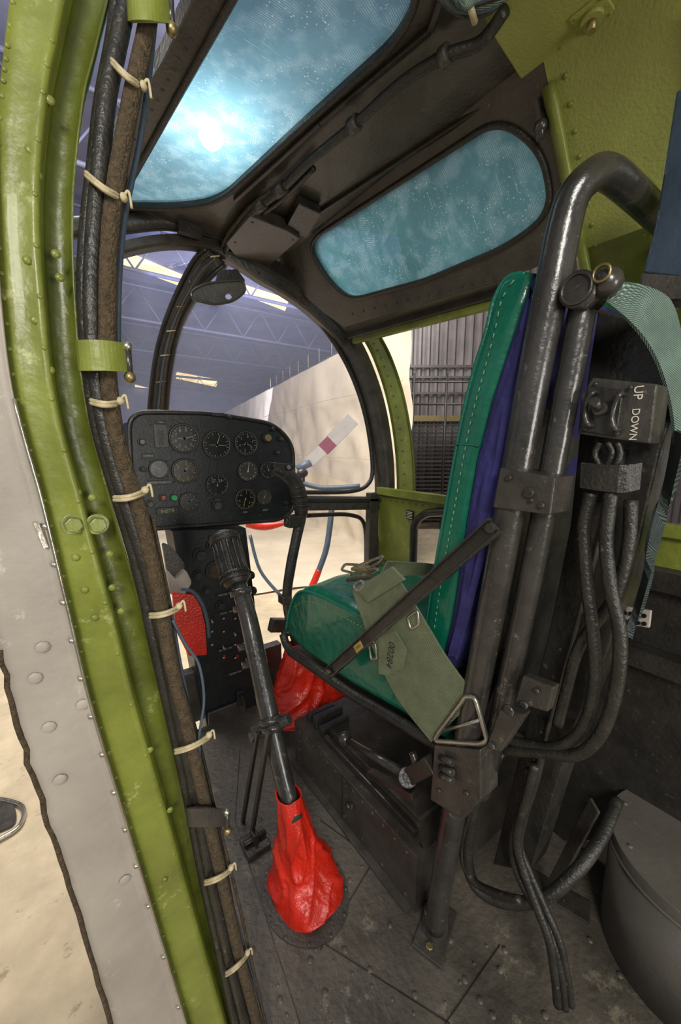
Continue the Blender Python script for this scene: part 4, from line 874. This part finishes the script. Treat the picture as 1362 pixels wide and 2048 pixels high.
mb.plate([PX(a,b,XB2) for a,b in [(1178,772),(1250,780),(1236,874),(1160,862)]],[],(-.004,0,0),DARK2)
for a,b in [(1190,768),(1260,775),(1168,858),(1232,866)]: mb.dome(PX(a,b,XB2-.004),(-1,0,0),.003,TUBE)
mb.build('box_body',sb,bev=.003)
for P in ([(1186,785),(1174,802),(1170,830),(1177,850)],[(1240,788),(1230,806),(1224,835),(1230,858)]):
    a=[PX(x,y,XB2-.014) for x,y in P]; mb=MB(); mb.tube([a[0]+V((.014,0,0))]+a+[a[-1]+V((.014,0,0))],.003,TUBE,8,4); mb.build('guard_handle',sb)
mb=MB(); p=PX(1204,818,XB2-.004); mb.cyl(p,p+V((-.01,0,0)),.008,TUBE,12); mb.cyl(p+V((-.01,0,0)),p+V((-.024,0,.008)),.004,DARK,8,.006); mb.build('toggle_switch',sb)
text('lettering','UP',PX(1276,785,XB2-.001),(0,.0,-1),(0,-1,0),.0135,WHT,sb,'white letters UP'); text('lettering','DOWN',PX(1268,849,XB2-.001),(0,-.0,-1),(0,-1,0),.0112,WHT,sb,'white letters DOWN')
mb=MB()
for P in ([(1215,885),(1225,905),(1215,930)],[(1200,885),(1190,910),(1205,940)],[(1235,885),(1240,910),(1225,945)]): mb.tube([PX(a,b,.58) for a,b in P],.004,RUB,8)
mb.ribbon([PX(1165,925,.575),PX(1240,930,.575),PX(1280,925,.59)],[PX(1162,975,.575),PX(1235,985,.575),PX(1275,978,.59)],.004,RUB,4)
mb.build('cable_tail',sb)
hz=[('black rubber hose looping down behind the seat',[(1182,985),(1168,1050),(1172,1150),(1185,1260),(1190,1360),(1168,1450),(1120,1492),(1060,1490),(1005,1475)],.0085,.585),
('black rubber hose looping beside the seat column',[(1222,985),(1212,1080),(1222,1180),(1240,1270),(1232,1380),(1200,1470),(1150,1510),(1080,1505),(1010,1500)],.0085,.58),
('thick black hose curving across the cabin floor',[(1000,1500),(955,1590),(935,1700),(950,1770),(1010,1805,.59),(1090,1795,.62),(1160,1735,.67),(1205,1670,.73),(1235,1600,.80)],.0105,.575),
('black hose running down the seat column',[(1262,1000),(1255,1100),(1225,1200),(1160,1290),(1130,1390),(1115,1450)],.008,.60),
('dusty black hose falling to the floor',[(985,1510),(945,1610),(925,1700),(945,1760),(1000,1790),(1040,1800)],.007,.57),
('thin black hose with kinks on the floor',[(1085,1500),(1072,1560),(1050,1630),(1040,1690),(1062,1750),(1088,1810),(1118,1880),(1134,1950),(1142,2010)],.006,.60),
('taped black cable on the floor',[(1070,1530),(1052,1600),(1034,1680),(1050,1750),(1074,1815),(1098,1880),(1110,1950),(1116,2010)],.0075,.59),
('black cable beside the seat foot',[(1060,1540),(1044,1610),(1024,1690),(1040,1760),(1084,1832),(1108,1890),(1124,1955),(1130,2016)],.0065,.595)]
for lb_,P,r,x in hz:
    mb=MB(); Q=[]
    for t in P:
        xx=t[2] if len(t)>2 else x; q=PX(t[0],t[1],xx)
        if q.z<r: q=PZ(t[0],t[1],r)
        Q.append(q)
    mb.tube(Q,r,RUB,12,6); mb.build('hose',None,lb_,'hose')
fb2=thing('floor_bracket','dark folded metal bracket standing on the cabin floor','bracket',V((.72,.34,0)))
mb=MB(); mb.bar(PZ(1095,1790,.02),PX(1190,1610,.74),.006,.025,(0,0,1),DARK); mb.bar(PZ(1180,1830,.0)+V((0,0,.004)),PZ(1060,1760,.0)+V((0,0,.004)),.05,.006,(0,0,1),DARK); mb.build('bracket_arm',fb2,bev=.002)
# canister
ct=PZ(1426,1716,.24)
ca=thing('canister','dark grey round metal canister standing on the cabin floor','canister',V((ct.x,ct.y,0)))
CAN=mat('canister_paint',(96,92,86),.42,0,.2,8,.08,80,.62,(118,114,104))
R=.160; c0=V((ct.x,ct.y,0))
mb=MB(); mb.cyl(c0,c0+V((0,0,.215)),R*.97,CAN,96); mb.build('canister_body',ca)
mb=MB(); mb.cyl(c0+V((0,0,.212)),c0+V((0,0,.24)),R,CAN,96); mb.tube([c0+V((math.cos(t)*R,math.sin(t)*R,.214)) for t in [2*math.pi*k/64 for k in range(64)]],.003,CAN,6,1,closed=True)
for k in range(8):
    t=2*math.pi*k/8; mb.dome(c0+V((math.cos(t)*R*.88,math.sin(t)*R*.88,.24)),(0,0,1),.005,CAN)
mb.build('canister_lid',ca,bev=.006,bseg=3)
mb=MB(); mb.box(PX(1330,1160,.95)+V((0,-.1,0)),(.02,0,0),(0,.25,0),(0,0,.02),DARK2); mb.box(PX(1320,1325,.95)+V((0,-.1,0)),(.02,0,0),(0,.3,0),(0,0,.02),DARK2); mb.plate([PX(a,b,.97) for a,b in [(1240,1165),(1420,1165),(1420,1680),(1100,1680),(1130,1400)]],[],(.02,0,0),DARK2); mb.build('trim_5',None,'black ledges and a dark sheet standing in for shade behind the seat',None,kind='structure')  # the plate is a dark sheet standing in for deep shade; ledges are real
sp_=thing('connector_strip','grey metal strip with round sockets','socket strip',PX(1280,1240,.66))
mb=MB(); mb.plate([PX(a,b,.66) for a,b in [(1240,1212),(1302,1222),(1298,1256),(1238,1246)]],[],(.006,0,0),SKIN); mb.build('strip_plate',sp_,bev=.001)
for i in range(4):
    for j in range(2):
        mb=MB(); p=PX(1250+13*i,1225+i*2+16*j,.658); mb.cyl(p,p+V((-.003,0,0)),.003,FACE,10); mb.build('socket',sp_)
lp=thing('floodlight','bright round hangar floodlight hung above the roof window','lamp',PZ(422,272,2.6))
LM=emis('lamp_lens',(255,255,255),40)
mb=MB(); p=PZ(422,272,2.6); d0=(C-p).normalized(); mb.cyl(p,p+d0*.01,.06,LM,24); mb.build('lamp_lens',lp,'glowing white lens')
mb=MB(); mb.cyl(p-d0*.02,p-d0*.12,.08,DARK2,24,.04); mb.cyl(p-d0*.1,V((p.x-d0.x*.1,p.y-d0.y*.1,5.55)),.012,DARK2,8); mb.build('lamp_housing',lp)
# =====================================================
# LIGHTS
# =====================================================
def area(loc,tgt,size,e,col=(1,1,1),name='area_light'):
    l=bpy.data.lights.new(name,'AREA'); l.size=size; l.energy=e; l.color=col; o=bpy.data.objects.new(name,l); sc.collection.objects.link(o)
    o.location=loc; o.rotation_euler=(V(tgt)-V(loc)).to_track_quat('-Z','Y').to_euler(); return o
area((-.9,-1.3,1.9),(.7,.8,.7),.6,40,(1,.95,.86))
area((.5,-1.6,.8),(.7,.7,.9),.6,16,(1,.96,.88))
area((.6,.8,3.4),(.5,.8,1.6),2.0,6,(.95,1,1))
area((.4,3.0,4.2),(2.6,6.4,.9),3,500,(1,.96,.9))
area((5,5,3.2),(W0.x+.8,W0.y,2.2),2,50,(1,.96,.92))
area((5,9,3.5),(6,12,5.5),6,380,(.74,.78,1))
pl_=bpy.data.lights.new('halo_light','POINT'); pl_.energy=2.0; pl_.shadow_soft_size=.02; pl_.color=(.95,.98,1); po=bpy.data.objects.new('halo_light',pl_); sc.collection.objects.link(po); po.location=PZ(422,272,1.6)+V((0,0,.10))  # added point light just above the roof window, makes the halo round the floodlight
w=bpy.data.worlds.new('world'); sc.world=w; w.use_nodes=True; bg=w.node_tree.nodes['Background']; bg.inputs[0].default_value=(.92,.95,1,1); bg.inputs[1].default_value=.42
